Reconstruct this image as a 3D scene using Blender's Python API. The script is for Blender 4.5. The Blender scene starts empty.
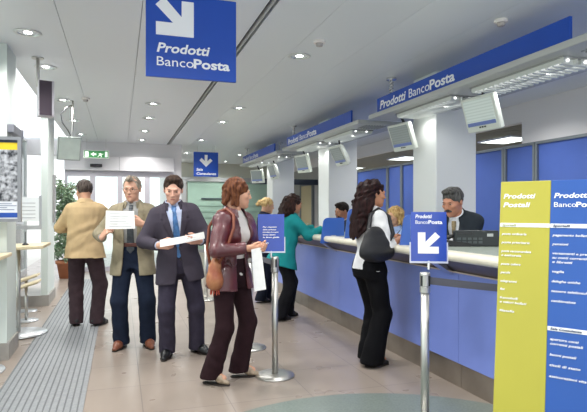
import bpy, bmesh, math, random
import numpy as np
from mathutils import Vector, Matrix
random.seed(7)
PI = math.pi
R = math.radians
SC = bpy.context.scene
COL = SC.collection

# ------------------------------------------------------------------ camera
cam_d = bpy.data.cameras.new('camera')
cam = bpy.data.objects.new('camera', cam_d); COL.objects.link(cam)
cam.location = (0, 0, 1.42)
cam.rotation_euler = (R(90), 0, -math.atan(173.5/530))
cam_d.sensor_width = 36.0
cam_d.lens = 530/587*36.0
cam_d.shift_y = 4.0/587
cam_d.clip_end = 200
SC.camera = cam

# ------------------------------------------------------------------ world + exposure
W = bpy.data.worlds.new('daylight'); SC.world = W; W.use_nodes = True
W.node_tree.nodes['Background'].inputs[0].default_value = (0.93, 0.97, 1.0, 1)
W.node_tree.nodes['Background'].inputs[1].default_value = 1.35
SC.view_settings.view_transform = 'Standard'
SC.view_settings.look = 'None'
SC.view_settings.gamma = 1
SC.view_settings.use_curve_mapping = False
SC.view_settings.exposure = 0.42
DOWNLIGHT_W = 75.0
FITTING_W = 5.0
TUBE_STRENGTH = 2.2

# ------------------------------------------------------------------ materials
def lin(c):
    if isinstance(c, str):
        c = [int(c[i:i+2], 16)/255 for i in (0, 2, 4)]
    return tuple(((v+0.055)/1.055)**2.4 if v > 0.04045 else v/12.92 for v in c)
MATS = {}
def mat(name, col, rough=0.6, metal=0.0, var=0.0, vscale=8.0, bump=0.0, bscale=60.0, emit=0.0, stretch=None, col2=None, spec=0.5, sheen=0.0, coat=0.0):
    if name in MATS: return MATS[name]
    m = bpy.data.materials.new(name); m.use_nodes = True; MATS[name] = m
    nt = m.node_tree; b = nt.nodes['Principled BSDF']
    c = lin(col)
    b.inputs['Base Color'].default_value = (*c, 1)
    b.inputs['Roughness'].default_value = rough
    b.inputs['Metallic'].default_value = metal
    b.inputs['Specular IOR Level'].default_value = spec
    if sheen: b.inputs['Sheen Weight'].default_value = sheen
    if coat: b.inputs['Coat Weight'].default_value = coat
    if emit:
        b.inputs['Emission Color'].default_value = (*c, 1); b.inputs['Emission Strength'].default_value = emit
    tc = nt.nodes.new('ShaderNodeTexCoord'); mp = nt.nodes.new('ShaderNodeMapping')
    nt.links.new(tc.outputs['Object'], mp.inputs[0])
    if stretch: mp.inputs['Scale'].default_value = stretch
    if var or col2:
        n = nt.nodes.new('ShaderNodeTexNoise'); n.inputs['Scale'].default_value = vscale; n.inputs['Detail'].default_value = 4
        nt.links.new(mp.outputs[0], n.inputs['Vector'])
        mx = nt.nodes.new('ShaderNodeMix'); mx.data_type = 'RGBA'
        d = lin(col2) if col2 else tuple(v*(1-var) for v in c)
        e = c if col2 else tuple(min(1, v*(1+var)) for v in c)
        mx.inputs[6].default_value = (*d, 1); mx.inputs[7].default_value = (*e, 1)
        rp = nt.nodes.new('ShaderNodeMapRange'); rp.inputs[1].default_value = 0.35; rp.inputs[2].default_value = 0.65
        nt.links.new(n.outputs[0], rp.inputs[0]); nt.links.new(rp.outputs[0], mx.inputs[0])
        nt.links.new(mx.outputs[2], b.inputs['Base Color'])
    if bump:
        n2 = nt.nodes.new('ShaderNodeTexNoise'); n2.inputs['Scale'].default_value = bscale; n2.inputs['Detail'].default_value = 3
        nt.links.new(mp.outputs[0], n2.inputs['Vector'])
        bp = nt.nodes.new('ShaderNodeBump'); bp.inputs['Strength'].default_value = bump; bp.inputs['Distance'].default_value = 0.01
        nt.links.new(n2.outputs[0], bp.inputs['Height']); nt.links.new(bp.outputs[0], b.inputs['Normal'])
    return m

def glass(name, tint=(0.95, 1, 0.98), rough=0.0, alpha=0.12):
    m = bpy.data.materials.new(name); m.use_nodes = True; nt = m.node_tree
    nt.nodes.remove(nt.nodes['Principled BSDF']); out = nt.nodes['Material Output']
    t = nt.nodes.new('ShaderNodeBsdfTransparent'); t.inputs[0].default_value = (*tint, 1)
    g = nt.nodes.new('ShaderNodeBsdfGlossy'); g.inputs['Roughness'].default_value = rough
    f = nt.nodes.new('ShaderNodeFresnel'); f.inputs[0].default_value = 1.45
    mx = nt.nodes.new('ShaderNodeMixShader')
    nt.links.new(f.outputs[0], mx.inputs[0]); nt.links.new(t.outputs[0], mx.inputs[1]); nt.links.new(g.outputs[0], mx.inputs[2])
    nt.links.new(mx.outputs[0], out.inputs[0])
    return m

# ------------------------------------------------------------------ mesh helpers
def link(o, parent=None):
    COL.objects.link(o)
    if parent is not None: o.parent = parent
    return o
def obj(name, bm, m, parent=None, loc=None, rot=None, smooth=False):
    me = bpy.data.meshes.new(name); bm.to_mesh(me); bm.free()
    for x in (m if isinstance(m, (list, tuple)) else [m]): me.materials.append(x)
    if smooth:
        for p in me.polygons: p.use_smooth = True
    o = bpy.data.objects.new(name, me); link(o, parent)
    if loc is not None: o.location = loc
    if rot is not None: o.rotation_euler = rot
    return o
def empty(name, loc=(0, 0, 0), rot=(0, 0, 0)):
    o = bpy.data.objects.new(name, None); link(o); o.location = loc; o.rotation_euler = rot; o.empty_display_size = .1
    return o
def tag(o, label, cat, group=None):
    o['label'] = label; o['category'] = cat
    if group: o['group'] = group
    return o
def struct(o):
    o['kind'] = 'structure'; return o
def box(bm, x0, x1, y0, y1, z0, z1, mi=0, bev=0.0, M=None):
    r = bmesh.ops.create_cube(bm, size=1.0)
    for v in r['verts']:
        v.co = Vector(((x0+x1)/2+v.co.x*(x1-x0), (y0+y1)/2+v.co.y*(y1-y0), (z0+z1)/2+v.co.z*(z1-z0)))
    fs = list({f for v in r['verts'] for f in v.link_faces})
    for f in fs: f.material_index = mi
    vs = r['verts']
    if bev:
        es = list({e for f in fs for e in f.edges})
        rr = bmesh.ops.bevel(bm, geom=es, offset=bev, segments=2, affect='EDGES', profile=0.5)
        for f in rr['faces']: f.material_index = mi
        vs = list({v for f in rr['faces'] for v in f.verts} | {v for v in vs if v.is_valid})
    if M is not None:
        bmesh.ops.transform(bm, matrix=M, verts=[v for v in vs if v.is_valid])
def bx(*a, **k):
    bm = bmesh.new(); box(bm, *a, **k); return bm
def lathe(prof, seg=32, bm=None, M=None, caps=True):
    bm = bm or bmesh.new(); rings = []; allv = []
    for r, z in prof:
        if r < 1e-6: ring = [bm.verts.new((0, 0, z))]
        else: ring = [bm.verts.new((r*math.cos(2*PI*i/seg), r*math.sin(2*PI*i/seg), z)) for i in range(seg)]
        rings.append(ring); allv += ring
    for a, b in zip(rings, rings[1:]):
        for i in range(seg):
            j = (i+1) % seg
            if len(a) == 1 and len(b) == 1: continue
            if len(a) == 1: bm.faces.new((a[0], b[i], b[j]))
            elif len(b) == 1: bm.faces.new((a[i], a[j], b[0]))
            else: bm.faces.new((a[i], a[j], b[j], b[i]))
    if caps:
        for ring in (rings[0], rings[-1]):
            if len(ring) > 1:
                try: bm.faces.new(ring)
                except ValueError: pass
    if M is not None: bmesh.ops.transform(bm, matrix=M, verts=allv)
    bmesh.ops.recalc_face_normals(bm, faces=bm.faces)
    return bm
def tube(pts, r, seg=10, bm=None):
    bm = bm or bmesh.new(); pts = [Vector(p) for p in pts]; n = len(pts); rings = []
    rr = r if isinstance(r, (list, tuple)) else [r]*n
    up = None
    for i, p in enumerate(pts):
        t = (pts[min(i+1, n-1)]-pts[max(i-1, 0)]).normalized()
        if up is None:
            up = Vector((0, 0, 1)) if abs(t.z) < .9 else Vector((1, 0, 0))
        a = (up - t*up.dot(t)).normalized(); up = a; b = t.cross(a)
        rings.append([bm.verts.new(p+(a*math.cos(2*PI*k/seg)+b*math.sin(2*PI*k/seg))*rr[i]) for k in range(seg)])
    for a, b in zip(rings, rings[1:]):
        for k in range(seg):
            j = (k+1) % seg; bm.faces.new((a[k], a[j], b[j], b[k]))
    bm.faces.new(rings[0][::-1]); bm.faces.new(rings[-1])
    bmesh.ops.recalc_face_normals(bm, faces=bm.faces)
    return bm
def prism(poly, y0, y1, bm=None, M=None):
    """polygon in local XZ, extruded along Y"""
    bm = bm or bmesh.new()
    a = [bm.verts.new((x, y0, z)) for x, z in poly]; b = [bm.verts.new((x, y1, z)) for x, z in poly]
    n = len(poly); bm.faces.new(a); bm.faces.new(b[::-1])
    for i in range(n): bm.faces.new((a[i], b[i], b[(i+1) % n], a[(i+1) % n]))
    if M is not None: bmesh.ops.transform(bm, matrix=M, verts=a+b)
    bmesh.ops.recalc_face_normals(bm, faces=bm.faces)
    return bm
def text(s, parent, m, x, z, h, y=-0.006, bold=0.0, shear=0.0, w=None, name='lettering', align='LEFT'):
    """writing on a board that faces local -Y; x,z = left end of baseline, h = capital height, w = wanted width"""
    c = bpy.data.curves.new(name, 'FONT'); c.body = s; c.size = h/0.72; c.shear = shear; c.offset = bold*h; c.extrude = 0.0008; c.resolution_u = 3
    c.materials.append(m)
    o = bpy.data.objects.new(name, c); link(o, parent)
    o.location = (x, y, z); o.rotation_euler = (R(90), 0, 0)
    if w:
        bpy.context.view_layer.update()
        d = o.dimensions.x
        if d > 1e-6: o.scale.x = w/d
    me = bpy.data.meshes.new_from_object(o)
    p = bpy.data.objects.new(name, me); link(p, parent)
    p.location = o.location; p.rotation_euler = o.rotation_euler; p.scale = o.scale
    bpy.data.objects.remove(o); bpy.data.curves.remove(c)
    return p
def copy_tree(o, parent=None):
    c = o.copy(); COL.objects.link(c)
    if parent is not None: c.parent = parent
    for ch in o.children: copy_tree(ch, c)
    return c

# palette
BLUE = '1c3f9e'
M_white = mat('white_paint', 'e6e6e4', .6)
M_sign = mat('sign_blue', '0f49b0', .35, var=.05, vscale=2)
M_print = mat('white_print', 'f4f5f7', .6)
M_steel = mat('brushed_steel', 'c9c8c3', .38, 1.0, bump=.05, bscale=200, stretch=(1, 1, .05))
M_chrome = mat('chrome', 'dcdcdc', .15, 1.0)
M_dark = mat('dark_plastic', '1d1e20', .4)
M_belt = mat('belt_grey', '5c5c64', .8, bump=.2, bscale=300)

# ------------------------------------------------------------------ the setting
def brick_floor():
    m = bpy.data.materials.new('floor_tiles'); m.use_nodes = True; nt = m.node_tree; b = nt.nodes['Principled BSDF']
    tc = nt.nodes.new('ShaderNodeTexCoord'); mp = nt.nodes.new('ShaderNodeMapping'); nt.links.new(tc.outputs['Object'], mp.inputs[0])
    mp.inputs['Location'].default_value = (-.155, -.12, 0)
    br = nt.nodes.new('ShaderNodeTexBrick'); nt.links.new(mp.outputs[0], br.inputs['Vector'])
    br.offset = 0; br.squash = 1
    br.inputs['Scale'].default_value = 1; br.inputs['Brick Width'].default_value = .62; br.inputs['Row Height'].default_value = .62
    br.inputs['Mortar Size'].default_value = .004; br.inputs['Mortar Smooth'].default_value = .2
    br.inputs['Color1'].default_value = (*lin('988c82'), 1); br.inputs['Color2'].default_value = (*lin('90847a'), 1); br.inputs['Mortar'].default_value = (*lin('756c66'), 1)
    nt.links.new(br.outputs['Color'], b.inputs['Base Color'])
    b.inputs['Roughness'].default_value = .28; b.inputs['Specular IOR Level'].default_value = .5
    n3 = nt.nodes.new('ShaderNodeTexNoise'); n3.inputs['Scale'].default_value = 3; nt.links.new(tc.outputs['Object'], n3.inputs['Vector'])
    mr = nt.nodes.new('ShaderNodeMapRange'); mr.inputs[3].default_value = .22; mr.inputs[4].default_value = .38; nt.links.new(n3.outputs[0], mr.inputs[0]); nt.links.new(mr.outputs[0], b.inputs['Roughness'])
    return m
XR, YB, ZC = 5.65, 18.0, 3.0
struct(obj('floor', bx(-2.2, 9.2, -1.5, YB+.2, -.1, 0), brick_floor()))
def circle_poly(cx, cy, r, z, n=64, ymin=None):
    bm = bmesh.new(); vs = [bm.verts.new((cx+r*math.cos(2*PI*i/n), cy+r*math.sin(2*PI*i/n), z)) for i in range(n)]
    f = bm.faces.new(vs); r2 = bmesh.ops.extrude_face_region(bm, geom=[f]); bmesh.ops.translate(bm, vec=(0, 0, -.003), verts=[v for v in r2['geom'] if isinstance(v, bmesh.types.BMVert)])
    bmesh.ops.recalc_face_normals(bm, faces=bm.faces); return bm
o = struct(obj('floor_inlay', circle_poly(1.42, 2.27, 1.50, .0035, 96), mat('green_terrazzo', '747d77', .3, var=.12, vscale=60)))

# ribbed entrance grating
def grating():
    bm = bmesh.new(); x = -.88
    while x < -.27:
        box(bm, x, x+.034, 1.0, 11.6, 0, .009); x += .046
    return bm
g = empty('entrance_grating', (-.57, 6, 0)); tag(g, 'long ribbed grey metal entrance grating set in the floor beside the windows', 'floor grating')
g_in = Matrix.Translation((.57, -6, 0))
b = grating(); bmesh.ops.transform(b, matrix=g_in, verts=b.verts); obj('rib', b, mat('grating_metal', '94979a', .45, .4, var=.08, vscale=30), g)
b = bx(-.9, -.25, .98, 11.62, 0, .004); bmesh.ops.transform(b, matrix=g_in, verts=b.verts); obj('tray', b, mat('grating_tray', '6f7275', .7), g)

# ceiling
def ceil_mat():
    m = mat('ceiling_metal', 'e2e6e9', .42, .1, bump=.04, bscale=30, stretch=(6, .4, 1))
    return m
CM = ceil_mat()
bm = bmesh.new()
seams = [-2.2, -1.10, -.475, .165, 1.075]
for a, c in zip(seams, seams[1:]): box(bm, a+.0025, c-.0025, -1.5, YB if a > -2 else 6.1, ZC, ZC+.05)  # window-side strip cut short; the gap admits sky light and shows as white glare
box(bm, -2.2, -1.104, 13.1, YB, ZC, ZC+.05)
xs = [1.145, 1.62, 2.25, 2.9, 3.55, 4.2, 4.85, 5.65]
for a, c in zip(xs, xs[1:]): box(bm, a+.0015, c-.0015, -1.5, YB, ZC, ZC+.05)
struct(obj('ceiling', bm, CM))
struct(obj('ceiling_slab', bx(-1.10, XR, -1.5, YB+.2, ZC+.06, ZC+.2), mat('ceiling_void', '3a3b3c', .9)))
bm = bmesh.new(); box(bm, 1.1, 1.12, -1.5, YB, ZC-.002, ZC+.03)
struct(obj('trim_1', bm, mat('slot_trim', 'b0b0ae', .5)))

# right wall: white band, blue glazed partition, room behind
struct(obj('wall_right', bx(XR, XR+.12, -1.5, YB, 2.72, ZC+.05), mat('wall_white', 'dcdadb', .7)))
struct(obj('wall_right_panel', bx(XR, XR+.1, -1.5, 6.4, 2.4, 2.72), mat('wall_white', 'dcdadb', .7)))
M_bpan = mat('blue_partition', '506cbc', .35, var=.06, vscale=1.2)
M_mull = mat('partition_metal', '8d9498', .4, .6)
edges = [-1.5, -.4, .8, 2.2, 3.6, 4.9, 6.15, 6.8, 8.2, 9.95, 10.57, 12.2, 13.6, 14.9]
for i, (a, c) in enumerate(zip(edges, edges[1:])):
    f = struct(obj('window_%d' % (i+1), bx(XR+.03, XR+.06, a+.05, c-.05, .2, 2.36), M_bpan))
    bm = bmesh.new()
    box(bm, XR, XR+.09, c-.045, c-.005, .2, 2.4); box(bm, XR, XR+.09, a+.005, a+.045, .2, 2.4); box(bm, XR, XR+.09, a+.045, c-.045, 2.36, 2.4)
    obj('window_frame', bm, M_mull, f)
M_tan = mat('tan_wall', 'b8ad8c', .7)
struct(obj('wall_right_end', bx(XR, XR+.1, 14.9, YB, 0, 2.72), mat('wall_grey', 'a9aaa8', .7)))
d = struct(obj('door_1', bx(XR-.05, XR, 15.3, 16.3, 0, 2.18), M_tan))
bm = bmesh.new(); box(bm, XR-.07, XR-.001, 15.2, 15.3, 0, 2.25); box(bm, XR-.07, XR-.001, 16.3, 16.4, 0, 2.25); box(bm, XR-.07, XR-.001, 15.3, 16.3, 2.18, 2.25)
obj('door_frame', bm, mat('door_frame_grey', '6f7478', .5), d)
obj('handle', tube([(XR-.06, 15.42, 1.0), (XR-.11, 15.42, 1.0), (XR-.11, 15.54, 1.0)], .01), M_steel, d)
struct(obj('trim_2', bx(3.6, XR-.02, 14.85, 14.95, 2.17, 2.33), mat('dark_beam', '3c4650', .5)))
# room behind the partition
struct(obj('wall_back_room', bx(9.0, 9.1, -1.5, YB, 0, 2.95), mat('wall_grey', 'a9aaa8', .7)))
bm = bmesh.new(); y = 2.0
while y < 17: box(bm, XR+.13, 9.0, y, y+.045, 2.80, 2.88); y += .16
struct(obj('ceiling_slats', bm, mat('slat_beige', 'aaa792', .6)))
struct(obj('ceiling_back_room', bx(XR+.12, 9.1, -1.5, YB, 2.95, 3.05), mat('ceiling_void2', '55534a', .9)))
for i, (yy) in enumerate((8.55, 12.4, 16.0)):
    t = empty('ceiling_light', (7.2, yy, 2.795)); tag(t, 'square glowing light in the slatted ceiling behind the partition, %s' % ('beside the nearest column', 'middle one', 'furthest one')[i], 'ceiling light', 'lights in the slatted ceiling')
    obj('diffuser', bx(-.3, .3, -.45, .45, -.015, .0), mat('diffuser_glow', 'e8f2ea', .5, emit=3.0), t)
    bm = bmesh.new(); box(bm, -.33, -.3, -.48, .48, -.02, .01); box(bm, .3, .33, -.48, .48, -.02, .01); box(bm, -.3, .3, -.48, -.45, -.02, .01); box(bm, -.3, .3, .45, .48, -.02, .01)
    obj('frame', bm, M_white, t)
    l = bpy.data.lights.new('ceiling_light_lamp', 'AREA'); l.shape = 'RECTANGLE'; l.size = .6; l.size_y = .9; l.energy = 60
    lo = bpy.data.objects.new('lamp_light', l); link(lo, t); lo.location = (0, 0, -.03)

# columns behind the counter
M_col = mat('column_paint', 'dde0df', .5)
for i, (x0, y0) in enumerate(((3.4, 5.2), (3.42, 8.5), (3.42, 12.05))):
    t = struct(obj('pillar', bx(x0, x0+.54, y0, y0+.5, 0, ZC, bev=.012), M_col))
    obj('skirting', bx(x0-.01, x0+.55, y0-.01, y0+.51, .2, .3), M_steel, t)

# staff platform
struct(obj('floor_platform', bx(2.64, XR, -2, 14.7, 0, .2), mat('platform_grey', '77787c', .6, var=.1)))

# far wall with frosted glass screen
struct(obj('wall_back', bx(1.25, 9.2, YB, YB+.15, 0, ZC), mat('wall_sage', 'cdd1c2', .7)))
M_frost = mat('frosted_green_glass', 'a9c9b8', .25, var=.06, vscale=1.5, emit=.0, spec=.6)
fs = struct(obj('window_20', bx(2.15, 5.5, YB-.06, YB-.03, .1, 2.38), M_frost))
bm = bmesh.new()
box(bm, 1.95, 5.6, YB-.12, YB, 2.38, 2.52); box(bm, 1.95, 2.1, YB-.12, YB, 0, 2.38); box(bm, 5.5, 5.6, YB-.12, YB, 0, 2.38); box(bm, 2.1, 5.5, YB-.12, YB, 0, .1)
box(bm, 3.74, 3.8, YB-.1, YB-.02, .1, 2.38)
obj('window_frame', bm, mat('frame_grey', 'b9bdbd', .4, .3), fs)
bm = bmesh.new(); box(bm, 2.6, 3.6, YB-.1, YB-.07, 1.78, 1.82)
obj('rail', bm, mat('dark_beam', '3c4650', .5), fs)
bm = bmesh.new()
for z in (1.15, 1.35, 1.55): box(bm, 2.15, 5.5, YB-.075, YB-.062, z, z+.02)
obj('frosting_band', bm, mat('frost_band', '94b5a6', .4), fs)

# entrance vestibule
M_vest = mat('vestibule_white', 'dedcde', .6)
bm = bmesh.new(); box(bm, -2.2, 1.24, 13.1, 13.3, 2.66, ZC); box(bm, 1.24, 1.42, 13.1, 18.0, 0, ZC)
struct(obj('wall_entrance', bm, M_vest))
t = struct(obj('trim_3', bx(-1.2, 1.24, 12.98, 13.25, 2.33, 2.66, bev=.01), mat('door_header', 'cfcdd0', .45)))
obj('seam', bx(-.02, -.01, 12.975, 12.99, 2.34, 2.65), mat('seam_dark', '8b8b90', .6), t)
GL = glass('clear_glass')
M_frame = mat('door_aluminium', 'bfbcc4', .4, .3)
k = 2
for a, c in ((-1.2, -.6), (-.6, 0), (0, .62), (.62, 1.24)):
    d = struct(obj('door_%d' % k, bx(a+.06, c-.06, 13.12, 13.135, .1, 2.2), GL)); k += 1
    bm = bmesh.new(); box(bm, a, a+.06, 13.09, 13.16, 0, 2.33); box(bm, c-.06, c, 13.09, 13.16, 0, 2.33); box(bm, a+.06, c-.06, 13.09, 13.16, 2.2, 2.33); box(bm, a+.06, c-.06, 13.09, 13.16, 0, .1)
    obj('door_frame', bm, M_frame, d)
t = tag(empty('door_sensor', (-.52, 12.98, 2.44)), 'small black motion sensor on the white header above the entrance doors', 'sensor')
obj('housing', bx(-.13, .13, -.04, .0, -.035, .035, bev=.01), M_dark, t); obj('lens', bx(-.09, .09, -.045, -.04, -.02, .01), mat('sensor_lens', '3c3440', .1), t)

# left side: piers, glazing
M_pier = mat('pier_paint', 'd3dcd6', .6)
struct(obj('pillar', bx(-1.5, -1.02, 5.62, 6.09, .16, ZC), M_pier))
struct(obj('pillar', bx(-1.11, -1.02, 8.6, 9.43, .16, ZC), M_pier))
struct(obj('baseboard_left', bx(-1.52, -1.0, 5.60, 6.11, 0, .16), mat('stone_skirting', '9a9690', .4, var=.1)))
struct(obj('baseboard_left', bx(-1.44, -1.0, 8.58, 9.45, 0, .16), mat('stone_skirting', '9a9690', .4)))
n = 30
for a, c in ((-1.5, .8), (.8, 3.2), (3.2, 6.0), (6.0, 8.6), (8.6, 11.0), (11.0, 13.1)):
    w = struct(obj('window_%d' % n, bx(-2.02, -2.0, a+.04, c-.04, .12, 2.94), GL)); n += 1
    bm = bmesh.new(); box(bm, -2.05, -1.97, a, a+.04, 0, ZC); box(bm, -2.05, -1.97, c-.04, c, 0, ZC); box(bm, -2.05, -1.97, a+.04, c-.04, 0, .12); box(bm, -2.05, -1.97, a+.04, c-.04, 2.94, ZC)
    obj('window_frame', bm, mat('window_frame_white', 'e0e2e2', .5), w)
# outside
struct(obj('pavement', bx(-30, -2.2, -10, 60, -.12, -.02), mat('pavement', 'd8d6d0', .8, var=.05)))
struct(obj('pavement_front', bx(-2.2, 12, 18.3, 60, -.12, -.02), mat('pavement', 'd8d6d0', .8)))

# ------------------------------------------------------------------ service counter
Y0, Y1 = 1.2, 13.2
M_cblue = mat('counter_blue', '7688d0', .35, var=.05, vscale=1.5)
M_cream = mat('counter_cream', 'e3ddcb', .3, var=.04, vscale=10)
M_ctop = mat('counter_top', 'a9b3a8', .22, var=.05, vscale=20)
M_kick = mat('kick_metal', '9a9187', .35, .75, var=.12, vscale=4)
M_under = mat('undercut_metal', '6e625c', .35, .7, var=.1, vscale=5)
ct = tag(empty('service_counter', (2.56, 7, 0)), 'long service counter with periwinkle blue front panels and cream rounded edge', 'counter')
I = Matrix.Translation((-2.56, -7, 0))
def cpart(name, bm, m, smooth=False):
    bmesh.ops.transform(bm, matrix=I, verts=bm.verts); return obj(name, bm, m, ct, smooth=smooth)
y = Y0
while y < Y1-.01:
    cpart('front_panel', bx(2.56, 2.6, y+.0015, y+1.2-.0015, .2, .925), M_cblue)
    cpart('kick_panel', bx(2.585, 2.61, y+.002, y+1.2-.002, 0, .195), M_kick)
    y += 1.2
cpart('carcass', bx(2.612, 2.64, Y0, Y1, 0, .925), M_dark)
prof = [(2.60, .925), (2.555, .925), (2.545, .94), (2.40, 1.035), (2.60, 1.035)]
bm = bmesh.new()
a = [bm.verts.new((x, Y0, z)) for x, z in prof]; b = [bm.verts.new((x, Y1, z)) for x, z in prof]
bm.faces.new(a); bm.faces.new(b[::-1])
for i in range(5): bm.faces.new((a[i], b[i], b[(i+1) % 5], a[(i+1) % 5]))
bmesh.ops.recalc_face_normals(bm, faces=bm.faces)
cpart('undercut', bm, M_under)
cpart('trim_strip', bx(2.548, 2.56, Y0, Y1, .918, .928), mat('pale_trim', 'c9b9ae', .4))
def edge_prof():
    p = [(2.44, 1.036), (2.36, 1.036)]
    for i in range(9):
        an = R(-90-i*180/8); p.append((2.365+.035*math.cos(an), 1.072+.035*math.sin(an)))
    p += [(2.44, 1.107)]
    return p
ep = edge_prof()
for y in np.arange(Y0, Y1-.1, 2.4):
    bm = bmesh.new(); ya, yb = y+.003, y+2.4-.003
    a = [bm.verts.new((x, ya, z)) for x, z in ep]; b = [bm.verts.new((x, yb, z)) for x, z in ep]
    bm.faces.new(a); bm.faces.new(b[::-1])
    for i in range(len(ep)): bm.faces.new((a[i], b[i], b[(i+1) % len(ep)], a[(i+1) % len(ep)]))
    bmesh.ops.recalc_face_normals(bm, faces=bm.faces)
    cpart('rounded_edge', bm, M_cream)
cpart('worktop', bx(2.44, 3.07, Y0, Y1, 1.06, 1.108), M_ctop)
cpart('back_rail', bx(2.99, 3.02, Y0, Y1, 1.01, 1.06), mat('cabinet_grey', '8d9096', .6))
# wedge brackets under the overhang
for y in (3.65, 4.9, 6.05, 7.4, 9.0):
    cpart('bracket', prism([(2.40, 1.03), (2.54, .93), (2.55, .90), (2.36, 1.02)], y, y+.12), M_chrome)

# curved blue privacy screens on the counter
def screen(x, y, w, h, rz, lean):
    bm = bmesh.new(); pts = [(0, 0), (w, 0), (w, h)]
    rr = .06
    for i in range(9):
        an = R(90+i*90/8); pts.append((.035+rr+rr*math.cos(an), h-rr+rr*math.sin(an)))
    prism(pts, 0, .018, bm)
    t = empty('counter_screen', (x, y, 1.02), (0, 0, rz))
    obj('panel', bm, mat('screen_blue', '3a62b4', .3, var=.05, vscale=3), t)
    obj('clamp', bx(w*.45, w*.65, -.008, .026, .0, .095, bev=.004), M_steel, t)
    return t
for (x, y, w, h, rz, lab) in (
    (2.29, 5.95, .30, .305, R(-4), 'rounded blue privacy screen standing on the counter beside the teal jacket'),
    (2.345, 5.35, .30, .325, R(-4), 'rounded blue privacy screen on the counter just behind the curly-haired customer'),
    (2.36, 4.17, .28, .27, R(-4), 'blue privacy screen on the counter, mostly hidden behind the white arrow notice')):
    t = screen(x, y, w, h, rz, 0)
    t.location.z = 1.02 if y > 5.5 else 1.109
    tag(t, lab, 'screen', 'privacy screens on the counter')

# console + telephone on the counter in front of the moustached clerk
t = tag(empty('desk_console', (2.90, 3.86, 1.109), (0, 0, R(-22))), 'low black desk console on the counter in front of the moustached clerk', 'console')
bm = bx(-.17, .2, -.04, .04, 0, .135, bev=.008); obj('housing', bm, mat('console_black', '23292a', .4), t)
obj('display', bx(-.15, -.02, -.046, -.039, .10, .122), mat('console_glass', '0f1517', .1), t)
obj('badge', bx(.10, .15, -.046, -.039, .085, .11), mat('badge_grey', 'b8bcba', .5), t)
bm = bmesh.new()
for i in range(5):
    for j in range(2): box(bm, -.15+i*.045, -.12+i*.045, -.046, -.039, .025+j*.03, .045+j*.03)
obj('keys', bm, mat('key_grey', '4c5455', .5), t)
t = tag(empty('telephone', (2.78, 3.92, 1.109), (0, 0, R(-22))), 'black desk telephone on the counter before the low console', 'telephone')
obj('base', prism([(-.09, 0), (.09, 0), (.09, .03), (-.09, .05)], -.08, .08), mat('phone_black', '141414', .3), t)
obj('handset', tube([(-.09, 0, .055), (-.085, 0, .075), (-.04, 0, .088), (.04, 0, .082), (.085, 0, .062), (.09, 0, .045)], [.022, .024, .013, .013, .024, .022], 12), mat('phone_black', '141414', .3), t, smooth=True)
obj('cord', tube([(-.09+.004*math.cos(i*1.3), -.03-.0015*i, .02+.004*math.sin(i*1.3)) for i in range(60)], .0018, 5), M_dark, t)
t = tag(empty('metal_pen_holder', (2.70, 4.02, 1.109)), 'small chrome pen holder on the counter left of the telephone', 'pen holder')
obj('cup', lathe([(0, 0), (.022, 0), (.024, .03), (.02, .03), (.018, .005), (0, .005)], 20), M_chrome, t, smooth=True)
obj('pen', tube([(0, 0, .006), (.015, 0, .075)], .004, 8), M_dark, t)

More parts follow.
